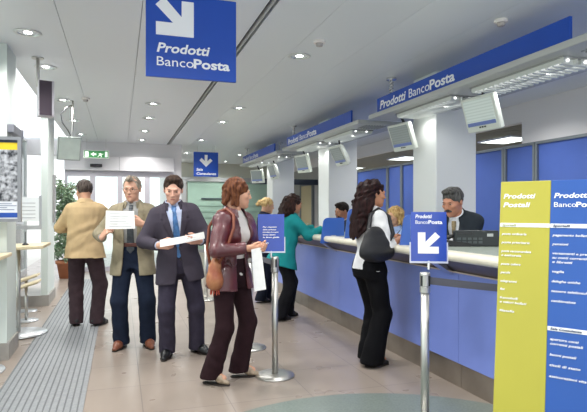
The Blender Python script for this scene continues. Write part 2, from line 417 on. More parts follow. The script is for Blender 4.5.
# ------------------------------------------------------------------ banner boards and light boxes above the counter
M_lbox = mat('lightbox_grey', 'b9bbb9', .4, .2)
M_louv = mat('louvre_mirror', 'dfe2de', .45, .4)
M_tube = mat('lamp_tube_glow', 'ffffff', .5, emit=TUBE_STRENGTH)
def banner(y_near, label, label2):
    L = 2.97
    # board: origin at far lower corner, local +x runs towards the camera
    t = tag(empty('banner_sign', (3.05, y_near+L, 2.62), (0, 0, R(-90))), label, 'sign', 'blue banner boards above the counter')
    obj('board', bx(0, L, -.012, .012, 0, .18), M_sign, t)
    text('Prodotti', t, M_print, .07, .04, .10, bold=.03, shear=.2, w=.62, y=-.0135)
    text('Banco', t, M_print, .75, .04, .10, w=.41, y=-.0135)
    text('Posta', t, M_print, 1.17, .04, .10, bold=.035, w=.43, y=-.0135)
    b = tag(empty('light_box', (3.04, y_near+L, 2.56), (0, 0, R(-90))), label2, 'light box', 'ceiling hung light boxes behind the banners')
    bm = bx(-.12, L+.35, -.06, .62, .0, .055, bev=.01)
    obj('housing', bm, M_lbox, b)
    for xx in (.35, 1.75):
        f = obj('light_fitting', bx(xx, xx+1.1, .06, .40, -.012, .0), mat('fitting_dark', '9a9c9a', .4), b)
        obj('lamp_tube', tube([(xx+.03, .14, -.022), (xx+1.07, .14, -.022)], .010, 8), M_tube, f)
        obj('lamp_tube', tube([(xx+.03, .31, -.022), (xx+1.07, .31, -.022)], .010, 8), M_tube, f)
        bm = bmesh.new()
        for i in range(16): 
            xq = xx+.02+i*.068
            box(bm, xq, xq+.022, .08, .38, -.055, -.012)
        for yy in (.075, .2, .245, .38): box(bm, xx+.01, xx+1.09, yy, yy+.008, -.045, -.012)
        obj('louvre', bm, M_louv, f)
        for xl in (xx+.3, xx+.8):
            l = bpy.data.lights.new('fitting_light', 'SPOT'); l.energy = FITTING_W; l.spot_size = R(165); l.spot_blend = .6; l.shadow_soft_size = .04; l.color = (1, .99, .96)
            lo = bpy.data.objects.new('fitting_light', l); link(lo, b); lo.location = (xl, .23, -.06)
    bm = bmesh.new()
    for i in range(8): box(bm, L+.0, L+.28, .1+i*.04, .11+i*.04, -.008, 0)
    obj('vent_grille', bm, mat('vent_grey', '8d9298', .5), b)
    # coiled hangers to the ceiling
    for xx, yh in ((.28, .045), (L-1.3, .52)):
        h = tube([(xx+.020*math.cos(i*.9), yh+.020*math.sin(i*.9), .055+i*.0052) for i in range(74)], .008, 6)
        hg = obj('hanger', h, M_chrome, b, smooth=True)
        bm = lathe([(.0, .415), (.06, .415), (.06, .44), (0, .44)], 20, M=Matrix.Translation((xx, yh, 0)))
        lathe([(.011, .055), (.011, .43)], 10, bm, Matrix.Translation((xx, yh, 0)))
        obj('ceiling_plate', bm, M_chrome, hg)
banner(2.97, 'long blue banner nearest the camera reading Prodotti BancoPosta in white', 'grey louvred light box hanging behind the nearest blue banner')
banner(6.72, 'middle one of three long blue banners reading Prodotti BancoPosta', 'grey louvred light box hanging behind the middle blue banner')
banner(10.55, 'furthest and smallest blue banner reading Prodotti BancoPosta above the counter', 'grey louvred light box hanging behind the furthest blue banner')

# hanging screens
M_bez = mat('monitor_bezel', 'cfd4cc', .45)
def scr_mat(nm, c1, c2):
    m = mat(nm, c1, .25, emit=.25); nt = m.node_tree; b = nt.nodes['Principled BSDF']
    tc = nt.nodes.new('ShaderNodeTexCoord'); w = nt.nodes.new('ShaderNodeTexWave'); w.bands_direction = 'Z'; w.inputs['Scale'].default_value = 12; w.inputs['Distortion'].default_value = 0
    nt.links.new(tc.outputs['Object'], w.inputs[0]); cr = nt.nodes.new('ShaderNodeValToRGB'); cr.color_ramp.elements[0].color = (*lin(c1), 1); cr.color_ramp.elements[1].color = (*lin(c2), 1); cr.color_ramp.elements[0].position = .55; cr.color_ramp.elements[1].position = .75
    nt.links.new(w.outputs[0], cr.inputs[0]); nt.links.new(cr.outputs[0], b.inputs['Base Color']); nt.links.new(cr.outputs[0], b.inputs['Emission Color'])
    return m
M_scr = scr_mat('screen_on', 'bcc6c2', 'b0bbb7'); M_scr2 = scr_mat('screen_dim', '7f8786', '787f7e')
def hang_monitor(x, y, z, rz, tx, label, m, top=2.55):
    t = tag(empty('hanging_monitor', (x, y, z)), label, 'monitor', 'monitors hanging above the counter')
    Mx = Matrix.Rotation(rz, 4, 'Z') @ Matrix.Rotation(tx, 4, 'X')
    def P(name, bm, mm, par=t):
        bmesh.ops.transform(bm, matrix=Mx, verts=bm.verts); return obj(name, bm, mm, par)
    bm = bx(-.20, .20, -.03, .03, -.165, .165, bev=.012); box(bm, -.12, .12, .03, .085, -.11, .11, bev=.015)
    h = P('housing', bm, M_bez)
    P('display', bx(-.17, .17, -.034, -.028, -.105, .14), m)
    bm = bmesh.new(); box(bm, -.17, .17, -.036, -.034, -.105, -.07); P('status_bar', bm, mat('status_blue', '5c6c9c', .3, emit=.2))
    bm = bmesh.new()
    for i in (-1, 0, 1): box(bm, i*.03-.008, i*.03+.008, -.036, -.028, -.128, -.115)
    P('button', bm, M_dark)
    obj('bracket', tube([tuple(Mx @ Vector((0, .07, .05))), tuple(Mx @ Vector((0, .08, .15))), (0, .03, top-z-.02), (0, .03, top-z+.01)], .016, 10), M_dark, t, smooth=True)
for (x, y, z, rz, tx, lab, m) in (
    (3.2, 4.14, 2.32, R(-82), R(19), 'largest hanging monitor with pale bezel, under the nearest banner', M_scr),
    (3.2, 5.6, 2.29, R(-82), R(20), 'hanging monitor just left of the thick near column, dark grey screen', M_scr2),
    (3.25, 7.62, 2.27, R(-86), R(28), 'hanging monitor in front of the middle column, under the middle banner', M_scr2),
    (3.2, 9.2, 2.27, R(-75), R(16), 'hanging monitor above the teal jacketed customer, seen beside the middle column', M_scr2),
    (3.2, 11.2, 2.26, R(-84), R(18), 'hanging monitor in front of the furthest column', M_scr2),
    (3.2, 12.6, 2.24, R(-58), R(12), 'smallest hanging monitor, furthest along the counter above the leather jacket', M_scr2)):
    hang_monitor(x, y, z, rz, tx, lab, m)

# ------------------------------------------------------------------ hanging direction signs
def arrow_poly(cx, cz, s, ang):
    """block arrow whose chevron head has its corner towards ang (0 = down-right corner)"""
    # corner arrow: L-shaped head with corner at (1,-1), stem towards (-1,1)
    t = .33
    p = [(1, -1), (1, 1), (1-2*t, 1), (1-2*t, -.02-t+.18+.22), (-.62, .98+.2), (-1.12, .62), (-.02, -.36), (-1, -.36), (-1, -1)]
    p = [(1, -1), (1, .92), (.35, .92), (.35, .05), (-.58, 1.05), (-1.02, .60), (-.10, -.30), (-1, -.30), (-1, -1)]
    c, s_ = math.cos(ang), math.sin(ang)
    return [(cx+s*(x*c-z*s_), cz+s*(x*s_+z*c)) for x, z in p]
def hang_sign(name, x, y, z0, w, h, label):
    t = tag(empty(name, (x, y, z0)), label, 'sign')
    obj('board', bx(-w/2, w/2, -.012, .012, 0, h, bev=.003), M_sign, t)
    for k in (-1, 1): obj('hanging_rod', lathe([(.004, h-.01), (.004, ZC-z0)], 8, M=Matrix.Translation((k*w*.35, 0, 0))), M_steel, t)
    return t
S1 = (0.20, 3.50)
t = hang_sign('hanging_sign', .46, 3.60, 2.297, .60, .555, 'large blue hanging sign with white diagonal arrow reading Prodotti BancoPosta')
obj('arrow', prism(arrow_poly(-.113, .40, .123, 0), -.0155, -.0125), M_print, t)
text('Prodotti', t, M_print, -.235, .165, .062, bold=.035, shear=.2, w=.35, y=-.014)
text('Banco', t, M_print, -.238, .075, .062, w=.24, y=-.014)
text('Posta', t, M_print, .005, .075, .062, bold=.04, w=.245, y=-.014)
t = hang_sign('hanging_sign', 2.0, 13.0, 2.235, .60, .60, 'small distant blue hanging sign with a downward arrow reading Sala Consulenza')
obj('arrow', prism(arrow_poly(0, .40, .115, R(-45)), -.0155, -.0125), M_print, t)
text('Sala', t, M_print, -.24, .145, .062, bold=.035, shear=.2, w=.16, y=-.014)
text('Consulenza', t, M_print, -.24, .045, .062, bold=.035, shear=.2, w=.48, y=-.014)

# exit sign
t = tag(empty('exit_sign', (-.50, 12.6, 2.66)), 'green and white running man exit sign hanging before the white entrance wall', 'sign')
obj('housing', bx(-.27, .27, -.03, .03, -.09, .09, bev=.008), mat('exit_white', 'eef4ea', .4), t)
M_eg = mat('exit_green', '3f8f52', .4, emit=.25)
bm = bmesh.new(); box(bm, -.25, .25, -.034, -.029, -.075, .075); obj('green_panel', bm, M_eg, t)
bm = bmesh.new()
prism([(-.235, -.06), (-.16, -.06), (-.16, .06), (-.235, .06)], -.037, -.033, bm)
prism([(-.12, 0), (-.05, .05), (-.05, .02), (.0, .02), (0, -.02), (-.05, -.02), (-.05, -.05)], -.037, -.033, bm)
lathe([(0, -.004), (.016, -.004), (.016, 0), (0, 0)], 16, bm, Matrix.Translation((.085, -.033, .045)) @ Matrix.Rotation(R(90), 4, 'X'))
prism([(.05, .02), (.10, .03), (.12, .0), (.15, .005), (.15, .015), (.125, .012), (.095, -.012), (.12, -.03), (.105, -.065), (.09, -.065), (.098, -.035), (.07, -.03), (.035, -.06), (.025, -.05), (.06, -.015), (.07, .01), (.045, .0)], -.037, -.033, bm)
prism([(.18, -.06), (.235, -.06), (.235, .06), (.18, .06)], -.037, -.033, bm)
obj('pictogram', bm, mat('exit_symbol', 'f2fff0', .4, emit=.4), t)
obj('hanging_wire', tube([(-.2, 0, .09), (-.2, 0, .34)], .003, 6), M_steel, t); obj('hanging_wire', tube([(.2, 0, .09), (.2, 0, .34)], .003, 6), M_steel, t)

# ------------------------------------------------------------------ totem with the lists of services
M_ty = mat('totem_yellow', 'b5ae40', .4, var=.04, vscale=2)
M_tb = mat('totem_blue', '2a58a8', .4, var=.04, vscale=2)
t = tag(empty('information_totem'), 'tall information panel, half yellow half blue, listing services in white', 'information panel')
D0 = 2.36; u0 = (501-293.5)/530; th = math.atan(173.5/530); c_, s_ = math.cos(th), math.sin(th)
X0, Yy0 = u0*D0*c_+D0*s_, D0*c_-u0*D0*s_
t.location = (X0, Yy0, 1.545); t.rotation_euler = (R(-6.5), 0, R(-56.3))
HW = .205
obj('yellow_panel', bx(0, HW, 0, .025, -1.53, 0, bev=.002), M_ty, t)
obj('blue_panel', bx(HW+.0005, 2*HW, 0, .025, -1.53, 0, bev=.002), M_tb, t)
obj('side_rail', bx(-.006, 2*HW+.006, .026, .04, -1.53, .0), M_steel, t)
obj('foot', bx(-.02, 2*HW+.02, -.12, .2, -1.545, -1.53), M_steel, t)
TY = -.0012
def ttext(s, x, z, h, w=None, bold=.03, sh=.2): return text(s, t, M_print, x, z, h, y=TY, bold=bold*(.5 if h < .012 else 1), shear=sh, w=w)
ttext('Prodotti', .012, -.075, .021, .132); ttext('Postali', .012, -.113, .021, .112)
ttext('Prodotti', HW+.012, -.075, .021, .132); ttext('Banco', HW+.012, -.113, .021, .083, bold=0, sh=0); ttext('Posta', HW+.096, -.113, .021, .085, bold=.04, sh=0)
obj('white_strip', bx(.004, HW-.0005, -.0015, 0, -.20, -.183), M_print, t); obj('white_strip', bx(HW+.002, 2*HW, -.0015, 0, -.20, -.183), M_print, t)
obj('white_strip', bx(HW+.002, 2*HW, -.0015, 0, -.622, -.605), M_print, t)
M_ink = mat('ink_grey', '3b4668', .6); M_ink2 = mat('ink_faint', 'b9bb8c', .6)
text('Sportelli', t, M_ink2, .012, -.196, .0095, y=-.0028, bold=.03, shear=.2, w=.06)
text('Sportelli', t, M_ink, HW+.012, -.196, .0095, y=-.0028, bold=.03, shear=.2, w=.065)
text('Sala Consulenza', t, M_ink, HW+.012, -.618, .0095, y=-.0028, bold=.03, shear=.2, w=.115)
for s, z in (('posta ordinaria', -.235), ('posta prioritaria', -.272), ('posta raccomandata', -.31), ('e assicurata', -.328), ('posta celere', -.366), ('pacchi', -.403), ('telegrammi', -.440), ('fax', -.475), ('francobolli', -.512), ('e valori bollati', -.530), ('filatelia', -.567)):
    ttext(s, .012, z, .0098, len(s)*.0068, bold=.035)
for s, z in (('pagamento bollettini', -.235), ('pensioni', -.272), ('versamenti e prelievi', -.310), ('su conti correnti', -.328), ('e libretti', -.346), ('vaglia', -.385), ('deleghe uniche', -.425), ('tessere telefoniche', -.465), ('cambiovalute', -.505),
             ('apertura conti', -.660), ('correnti postali', -.678), ('buoni postali', -.722), ('titoli di stato', -.764), ('assicurazioni vita', -.808)):
    ttext(s, HW+.012, z, .0098, len(s)*.0075, bold=.035)

# ------------------------------------------------------------------ belt posts
def post(x, y, rz, label, h=1.02):
    t = tag(empty('belt_post', (x, y, 0), (0, 0, rz)), label, 'queue post', 'steel queue posts with belts')
    obj('base', lathe([(0, 0), (.165, 0), (.168, .006), (.165, .014), (.10, .022), (.03, .026), (0, .026)], 48), M_steel, t, smooth=True)
    obj('pole', lathe([(.027, .026), (.027, h-.13)], 24), M_steel, t, smooth=True)
    hd = obj('head', lathe([(.031, h-.13), (.033, h-.128), (.033, h-.095), (.030, h-.092), (.030, h-.088), (.033, h-.085), (.033, h-.01), (.029, h), (0, h)], 28), M_steel, t)
    bm = bmesh.new()
    for a in range(4):
        box(bm, -.007, .007, -.0365, -.030, h-.085, h-.02, M=Matrix.Rotation(a*PI/2, 4, 'Z'))
    obj('slot', bm, M_dark, hd)
    return t
def notice(x, y, z, rz, label):
    t = tag(empty('post_notice', (x, y, z), (R(-4), 0, rz)), label, 'notice', 'notices on the queue posts')
    w, h = .225, .32
    obj('stem', tube([(0, .0, -.005), (0, 0, .05)], .009, 10), M_chrome, t)
    obj('panel', bx(-w/2, w/2, -.006, .006, .045, .045+h), mat('notice_blue', '2447aa', .22, var=.08, vscale=6, coat=.4), t)
    bm = bmesh.new(); e = .008
    box(bm, -w/2-e, w/2+e, -.01, .01, .035, .047); 
    for s in (-1, 1): box(bm, min(s*w/2, s*(w/2+e)), max(s*w/2, s*(w/2+e)), -.009, .009, .045, .17)
    obj('holder', bm, mat('holder_silver', 'c5c8d8', .3, .3), t)
    return t, w, h
post(1.26, 4.36, 0, 'steel queue post carrying the blue text notice, between the two women')
post(1.27, 5.32, 0, 'steel queue post just behind the leather jacketed woman')
post(1.29, 8.38, 0, 'steel queue post standing between the suited man and the leather jacketed woman, furthest away')
post(1.86, 2.97, R(20), 'nearest steel queue post, carrying the white arrow notice, foot below the picture')
t, w, h = notice(1.225, 4.355, 1.02, R(-14), 'blue notice with small lines of white text on the queue post')
for i, (s, ww) in enumerate((('Per rispetto', .12), ('della privacy', .115), ('attendere il proprio', .135), ('turno dietro', .11), ('la linea gialla', .14))):
    text(s, t, M_print, -.072, .25-i*.022, .0105, y=-.0075, bold=.04, shear=.15, w=ww)
text('Grazie', t, M_print, -.072, .115, .0105, y=-.0075, bold=.04, shear=.15, w=.05)
t, w, h = notice(1.885, 2.965, 1.043, R(-26), 'blue notice with big white diagonal arrow reading Prodotti BancoPosta on the nearest post')
obj('arrow', prism(arrow_poly(-.0, .165, .068, R(-90)), -.0085, -.0065), M_print, t)
text('Prodotti', t, M_print, -.085, .325, .024, y=-.0075, bold=.035, shear=.2, w=.105)
text('Banco', t, M_print, -.085, .288, .024, y=-.0075, w=.078)
text('Posta', t, M_print, -.003, .288, .024, y=-.0075, bold=.04, w=.088)
def belt(p, q, z, label, zq=None):
    p, q = Vector(p), Vector(q); zq = z if zq is None else zq
    d = (q-p).normalized(); n = Vector((-d.y, d.x))*.0012; L = (q-p).length
    bm = bmesh.new(); rows = []
    for i in range(13):
        f = i/12; c = p+(q-p)*f; zz = z+(zq-z)*f-.02*4*f*(1-f)*min(1, L/4)
        rows.append([bm.verts.new((c.x+s*n.x, c.y+s*n.y, zz+k*.024)) for s, k in ((-1, -1), (1, -1), (1, 1), (-1, 1))])
    for a, b in zip(rows, rows[1:]):
        for k in range(4): bm.faces.new((a[k], a[(k+1) % 4], b[(k+1) % 4], b[k]))
    bm.faces.new(rows[0]); bm.faces.new(rows[-1][::-1]); bmesh.ops.recalc_face_normals(bm, faces=bm.faces)
    o = obj('barrier_belt', bm, M_belt); tag(o, label, 'belt', 'grey barrier belts')
belt((1.262, 4.396), (1.268, 5.284), .965, 'grey barrier belt stretched between the two nearer inner queue posts')
belt((1.271, 5.356), (1.289, 8.344), .965, 'long grey barrier belt running back towards the furthest queue post')
belt((1.897, 2.972), (2.53, 2.87), .965, 'grey barrier belt from the nearest post to the counter front', .89)
t = tag(empty('belt_clip', (2.535, 2.87, .89)), 'small steel belt clip fixed under the counter edge beside the information panel', 'clip')
obj('plate', bx(-.004, .024, -.035, .035, -.035, .035, bev=.003), M_steel, t); obj('socket', bx(-.012, -.003, -.012, .012, -.03, .03), M_dark, t)

# ------------------------------------------------------------------ ceiling fittings
def downlight():
    t = empty('downlight', (0, 0, ZC))
    obj('ring', lathe([(.085, .0), (.115, .0), (.118, -.005), (.112, -.009), (.09, -.009), (.085, 0)], 32, caps=False), mat('downlight_ring', 'd8dad8', .3, .5), t, smooth=True)
    obj('reflector', lathe([(.086, -.004), (.07, .03), (.0, .045)], 32, caps=False), mat('reflector', 'c9d4d2', .12, 1), t, smooth=True)
    obj('lamp', lathe([(0, .035), (.03, .03), (.042, .015), (.035, .0), (0, -.006)], 16), mat('lamp_glow', 'f4fff8', .4, emit=22), t, smooth=True)
    l = bpy.data.lights.new('lamp_light', 'SPOT'); l.energy = DOWNLIGHT_W; l.spot_size = R(150); l.spot_blend = .8; l.shadow_soft_size = .09; l.color = (1, .98, .95)
    lo = bpy.data.objects.new('lamp_light', l); link(lo, t); lo.location = (0, 0, -.03)
    return t
proto = None
rows = [('along the windows', -.78, [1.6, 2.8, 4.0, 5.22, 6.41, 8.27, 10.1, 11.9]), ('left of the long slot', .47, [1.9, 4.2, 8.15, 9.42, 11.0, 12.45]),
        ('right of the long slot', 1.75, [1.0, 3.0, 5.15, 8.07, 9.44, 12.04, 14.87, 17.0]), ('nearest the counter', 3.27, [14.95, 17.1]), ('added out of sight over the clerks for light', 4.7, [1.5, 3.6, 5.7, 7.8, 9.9, 12.0])]  # last row is added, hidden by the light boxes, to brighten the staff area
ordn = ['first', 'second', 'third', 'fourth', 'fifth', 'sixth', 'seventh', 'eighth']
for nm, x, ys in rows:
    for i, yy in enumerate(ys):
        if proto is None: t = proto = downlight()
        else: t = copy_tree(proto)
        t.location = (x, yy, ZC-.001)
        tag(t, 'round recessed downlight, %s from the camera in the row %s' % (ordn[i], nm), 'ceiling light', 'round recessed downlights')
def detector(x, y, lab):
    t = tag(empty('smoke_detector', (x, y, ZC)), lab, 'smoke detector', 'smoke detectors')
    obj('base', lathe([(0, 0), (.055, 0), (.055, -.02), (.05, -.025), (0, -.025)], 28), mat('detector_white', 'e9e4e0', .5), t, smooth=True)
    obj('sensor', lathe([(.0, -.025), (.035, -.025), (.03, -.05), (0, -.052)], 20), mat('detector_grey', 'b5afac', .5), t, smooth=True)
detector(1.77, 4.63, 'round white smoke detector beside a downlight in the middle of the ceiling')
detector(3.01, 3.65, 'small white smoke detector above the nearest blue banner')
detector(-.46, 8.02, 'small white smoke detector in the ceiling near the windows, right of the downlights')

# ------------------------------------------------------------------ left side fittings
# wall loudspeaker box on a ceiling pole
t = tag(empty('ceiling_loudspeaker', (-.81, 6.05, 3.0)), 'box loudspeaker with dark front hanging on a pole from the ceiling', 'loudspeaker')
obj('pole', lathe([(.017, -.30), (.017, -.01)], 14), M_steel, t, smooth=True); obj('ceiling_plate', lathe([(0, -.012), (.06, -.012), (.06, 0), (0, 0)], 24), M_steel, t)
Mz = Matrix.Translation((.075, 0, .03)) @ Matrix.Rotation(R(14), 4, 'Z')
b = bx(-.075, .075, -.06, .08, -.64, -.27, bev=.008); bmesh.ops.transform(b, matrix=Mz, verts=b.verts); obj('cabinet', b, mat('speaker_grey', 'c9c6cc', .5), t)
b = bx(-.068, .050, -.068, -.059, -.632, -.278); bmesh.ops.transform(b, matrix=Mz, verts=b.verts); obj('grille', b, mat('speaker_grille', '4a3f4a', .7, bump=.4, bscale=500), t)
# hanging tilted glass display with cable
t = tag(empty('hanging_display', (-.62, 8.3, 3.0)), 'tilted display panel hanging on a hooked cable pole in front of the entrance wall', 'display')
Mz = Matrix.Translation((-.08, 0, -.69)) @ Matrix.Rotation(R(18), 4, 'Z') @ Matrix.Rotation(R(16), 4, 'X')
b = bx(-.16, .16, -.02, .02, -.17, .17, bev=.006); bmesh.ops.transform(b, matrix=Mz, verts=b.verts); obj('panel_frame', b, mat('display_grey', 'a3aca8', .3, .4), t)
b = bx(-.145, .145, -.024, -.019, -.155, .155); bmesh.ops.transform(b, matrix=Mz, verts=b.verts); obj('glass_face', b, mat('display_face', 'd5e2da', .1, var=.08, vscale=5), t)
obj('pole', tube([(-.03, 0, 0), (-.03, 0, -.34), (-.05, 0, -.60), (-.08, .03, -.7)], .013, 10), M_steel, t, smooth=True)
obj('cable', tube([(-.04, 0, -.06), (-.12, 0, -.10), (-.19, 0, -.2), (-.17, 0, -.32), (-.1, 0, -.42), (-.06, 0, -.5), (-.1, 0, -.56)], .007, 8), M_dark, t, smooth=True)
# bracket rail on the pier above the poster
t = tag(empty('pier_bracket', (-.99, 5.85, 2.2)), 'grey metal bracket on the near pier just above the poster', 'bracket')
obj('arm', bx(-.03, .03, -.22, .22, -.04, .04, bev=.006), mat('bracket_grey', '8a8c94', .4, .5), t); obj('cap', bx(-.035, .04, .22, .25, -.05, .05, bev=.006), mat('bracket_grey', '8a8c94', .4, .5), t)

# poster
pw, ph = .45, .79
D = 4.95; ux = (21.5-293.5)/530; px_, py_ = ux*D*c_+D*s_, D*c_-ux*D*s_
t = tag(empty('framed_poster', (px_, py_, 1.31), (0, 0, R(-4))), 'framed poster with yellow header, crowd photograph and blue footer on the near pier', 'poster')
bm = bmesh.new(); box(bm, -pw, 0, -.02, .02, 0, .03); box(bm, -pw, 0, -.02, .02, ph-.03, ph); box(bm, -.03, 0, -.02, .02, .03, ph-.03); box(bm, -pw, -pw+.03, -.02, .02, .03, ph-.03)
obj('frame', bm, mat('poster_frame', 'a3a6ab', .35, .5), t)
obj('paper', bx(-pw+.03, -.03, -.008, .012, .03, ph-.03), mat('poster_white', 'e8ecf2', .5), t)
obj('header', bx(-pw+.03, -.03, -.010, -.008, ph-.12, ph-.055), mat('poster_yellow', 'eacb2c', .5), t)
obj('header_band', bx(-pw+.03, -.03, -.010, -.008, ph-.055, ph-.03), mat('poster_dark', '2e3a4c', .5), t)
obj('photograph', bx(-pw+.03, -.03, -.010, -.008, .19, ph-.12), mat('crowd_print', 'c9ccd2', .5, col2='2c3038', vscale=26), t)
obj('footer', bx(-pw+.03, -.03, -.010, -.008, .04, .085), mat('poster_blue', '2450a8', .5), t)
bm = bmesh.new()
for i, w in enumerate((.26, .30, .22, .28)): box(bm, -.34, -.34+w, -.010, -.008, .165-i*.018, .171-i*.018)
obj('small_print', bm, mat('poster_ink', '7c86a4', .6), t)
obj('bracket', bx(-pw-.1, -.1, .02, .10, .3, .36), mat('bracket_grey', '8a8c94', .4, .5), t)

# notice board frame beyond the poster
t = tag(empty('notice_frame', (-1.08, 7.2, 1.18)), 'small grey framed notice on a thin stand between the two piers', 'notice board')
bm = bmesh.new(); box(bm, -.2, .16, -.012, .012, 0, .05); box(bm, .13, .16, -.012, .012, .05, .42)
obj('frame', bm, mat('bracket_grey2', 'a9adb3', .4, .4), t); obj('sheet', bx(-.2, .13, -.004, .004, .1, .40), mat('sheet_pale', 'dfe4e8', .6), t)
bm = bmesh.new()
for i in range(5): box(bm, -.16, .09, -.006, -.004, .14+i*.045, .15+i*.045)
obj('printed_line', bm, mat('print_grey', 'b0b4bb', .6), t)
obj('post', tube([(-.19, .02, -1.165), (-.19, .02, .05)], .01, 8), M_steel, t); obj('foot', lathe([(0, -1.18), (.09, -1.18), (.09, -1.17), (0, -1.165)], 24, M=Matrix.Translation((-.19, .02, 0))), M_steel, t)

# writing desks with disc feet
def writing_desk(x, y, lab):
    t = tag(empty('writing_desk', (x, y, .0095 if x > -1.2 else 0)), lab, 'writing desk', 'writing desks by the windows')
    obj('base', lathe([(0, 0), (.30, 0), (.303, .005), (.30, .012), (.05, .018), (0, .018)], 48), mat('disc_metal', 'd2d6da', .3, .7), t, smooth=True)
    obj('pole', lathe([(.022, .018), (.022, .975)], 18), M_steel, t, smooth=True)
    bm = bx(-.12, .30, -.35, .35, 0, .035, bev=.008); bmesh.ops.transform(bm, matrix=Matrix.Translation((0, 0, .975)) @ Matrix.Rotation(R(-2), 4, 'Y'), verts=bm.verts)
    obj('top', bm, mat('birch_wood', 'd6c6a4', .45, var=.06, vscale=6, stretch=(1, 8, 8)), t)
    return t
writing_desk(-1.10, 6.72, 'tall writing desk with pale wooden top and round disc foot between the piers')
writing_desk(-1.27, 5.25, 'nearest writing desk by the windows, only its disc foot edge in view')
def stool(x, y, lab):
    t = tag(empty('stool', (x, y, 0)), lab, 'stool', 'stools by the writing desks')
    obj('base', lathe([(0, 0), (.14, 0), (.143, .004), (.14, .010), (.03, .014), (0, .014)], 36), mat('disc_metal', 'd2d6da', .3, .7), t, smooth=True)
    obj('pole', lathe([(.018, .014), (.018, .43)], 14), M_steel, t, smooth=True)
    bm = bx(-.17, .17, -.15, .15, 0, .03, bev=.01); bmesh.ops.transform(bm, matrix=Matrix.Translation((0, 0, .44)) @ Matrix.Rotation(R(-18), 4, 'Y'), verts=bm.verts)
    obj('seat', bm, mat('birch_wood', 'd6c6a4', .45), t)
stool(-1.14, 7.52, 'low stool with tilted wooden seat and disc foot beyond the tall writing desk')
stool(-1.25, 8.25, 'second low stool with disc foot, in front of the far pier')
t = tag(empty('pen_stand', (-1.02, 6.66, 1.015)), 'small black conical pen stand on the tall writing desk', 'pen stand')
obj('cone', lathe([(0, 0), (.038, 0), (.032, .02), (.008, .035), (0, .035)], 20), M_dark, t, smooth=True); obj('pen', tube([(0, 0, .03), (0, 0, .16)], .004, 8), M_dark, t)
t = tag(empty('pull_handle', (-1.0, 9.25, 1.6)), 'slim vertical grey fixture on the hall side of the far pier', 'fixture')
obj('plate', bx(-.02, .02, -.05, .05, -.38, .38, bev=.006), mat('bracket_grey3', 'a3a2a2', .4, .4), t)
obj('knob', lathe([(0, 0), (.02, 0), (.018, .02), (0, .025)], 14, M=Matrix.Translation((.02, 0, .2)) @ Matrix.Rotation(R(90), 4, 'Y')), M_chrome, t)
obj('knob', lathe([(0, 0), (.02, 0), (.018, .02), (0, .025)], 14, M=Matrix.Translation((.02, 0, -.2)) @ Matrix.Rotation(R(90), 4, 'Y')), M_chrome, t)

# potted ficus
t = tag(empty('potted_ficus', (-1.06, 12.0, 0)), 'leafy green ficus in a terracotta pot beside the entrance doors', 'potted plant')
obj('pot', lathe([(0, 0), (.14, 0), (.19, .30), (.215, .30), (.22, .37), (.20, .37), (.19, .33), (0, .33)], 40), mat('terracotta', 'b0704f', .8, var=.08), t, smooth=True)
obj('soil', lathe([(0, .33), (.19, .33), (.19, .335), (0, .345)], 24), mat('soil', '3a2a1e', .95), t)
rnd = random.Random(3)
bm = bmesh.new(); tips = []
for s in range(3):
    a0 = s*2.1; pts = [(.03*math.cos(a0), .03*math.sin(a0), .33)]
    for i in range(1, 9): pts.append((pts[-1][0]+rnd.uniform(-.03, .03)+.012*math.cos(a0), pts[-1][1]+rnd.uniform(-.03, .03)+.012*math.sin(a0), .33+i*.19))
    tube(pts, [.018-.0017*i for i in range(9)], 7, bm)
    for i in range(1, 9):
        for k in range(5):
            a = rnd.uniform(0, 2*PI); L = rnd.uniform(.2, .42)*(1-.05*i); p = Vector(pts[i])
            q = p+Vector((math.cos(a)*L, math.sin(a)*L, rnd.uniform(-.12, .2)))
            tube([p, (p+q)/2+Vector((0, 0, .04)), q], [.005, .004, .002], 5, bm)
            tips += [p.lerp(q, f) for f in (.4, .6, .8, 1.0)]
obj('stem', bm, mat('bark', '7a6a52', .85), t)
bm = bmesh.new()
for p in tips:
    for k in range(8):
        d = Vector((rnd.gauss(0, 1), rnd.gauss(0, 1), rnd.gauss(-.3, .7))).normalized(); L = rnd.uniform(.05, .085); w = L*.24
        sd = d.cross(Vector((rnd.gauss(0, 1), rnd.gauss(0, 1), 1))).normalized(); n = d.cross(sd)*.008
        b0 = p+Vector((rnd.gauss(0, .03), rnd.gauss(0, .03), rnd.gauss(0, .035)))
        v = [bm.verts.new(b0), bm.verts.new(b0+d*L*.45+sd*w+n), bm.verts.new(b0+d*L), bm.verts.new(b0+d*L*.45-sd*w+n), bm.verts.new(b0+d*L*.5-n)]
        bm.faces.new((v[0], v[1], v[4])); bm.faces.new((v[1], v[2], v[4])); bm.faces.new((v[2], v[3], v[4])); bm.faces.new((v[3], v[0], v[4]))
obj('foliage', bm, mat('ficus_leaf', '5c7a58', .45, col2='8fa887', vscale=12), t)

# clerk chairs behind the counter
def office_chair(x, y, rz, lab):
    t = tag(empty('office_chair', (x, y, .2), (0, 0, rz)), lab, 'chair', 'clerk chairs')
    f = mat('chair_fabric', '2b3040', .9, bump=.2, bscale=300)
    obj('seat', bx(-.22, .22, -.22, .22, .37, .43, bev=.02), f, t)
    obj('backrest', bx(-.2, .2, .22, .26, .55, .95, bev=.018), f, t)
    obj('back_bar', bx(-.03, .03, .2, .24, .35, .6), M_dark, t); obj('column', lathe([(.025, .1), (.025, .37)], 14), M_dark, t)
    for k in range(5):
        a = k*2*PI/5; l = obj('leg', tube([(0, 0, .1), (.25*math.cos(a), .25*math.sin(a), .06)], [.02, .014], 8), M_dark, t)
        obj('caster', lathe([(0, -.015), (.027, -.015), (.027, .015), (0, .015)], 14, M=Matrix.Translation((.25*math.cos(a), .25*math.sin(a), .028)) @ Matrix.Rotation(R(90), 4, 'X')), M_dark, l)
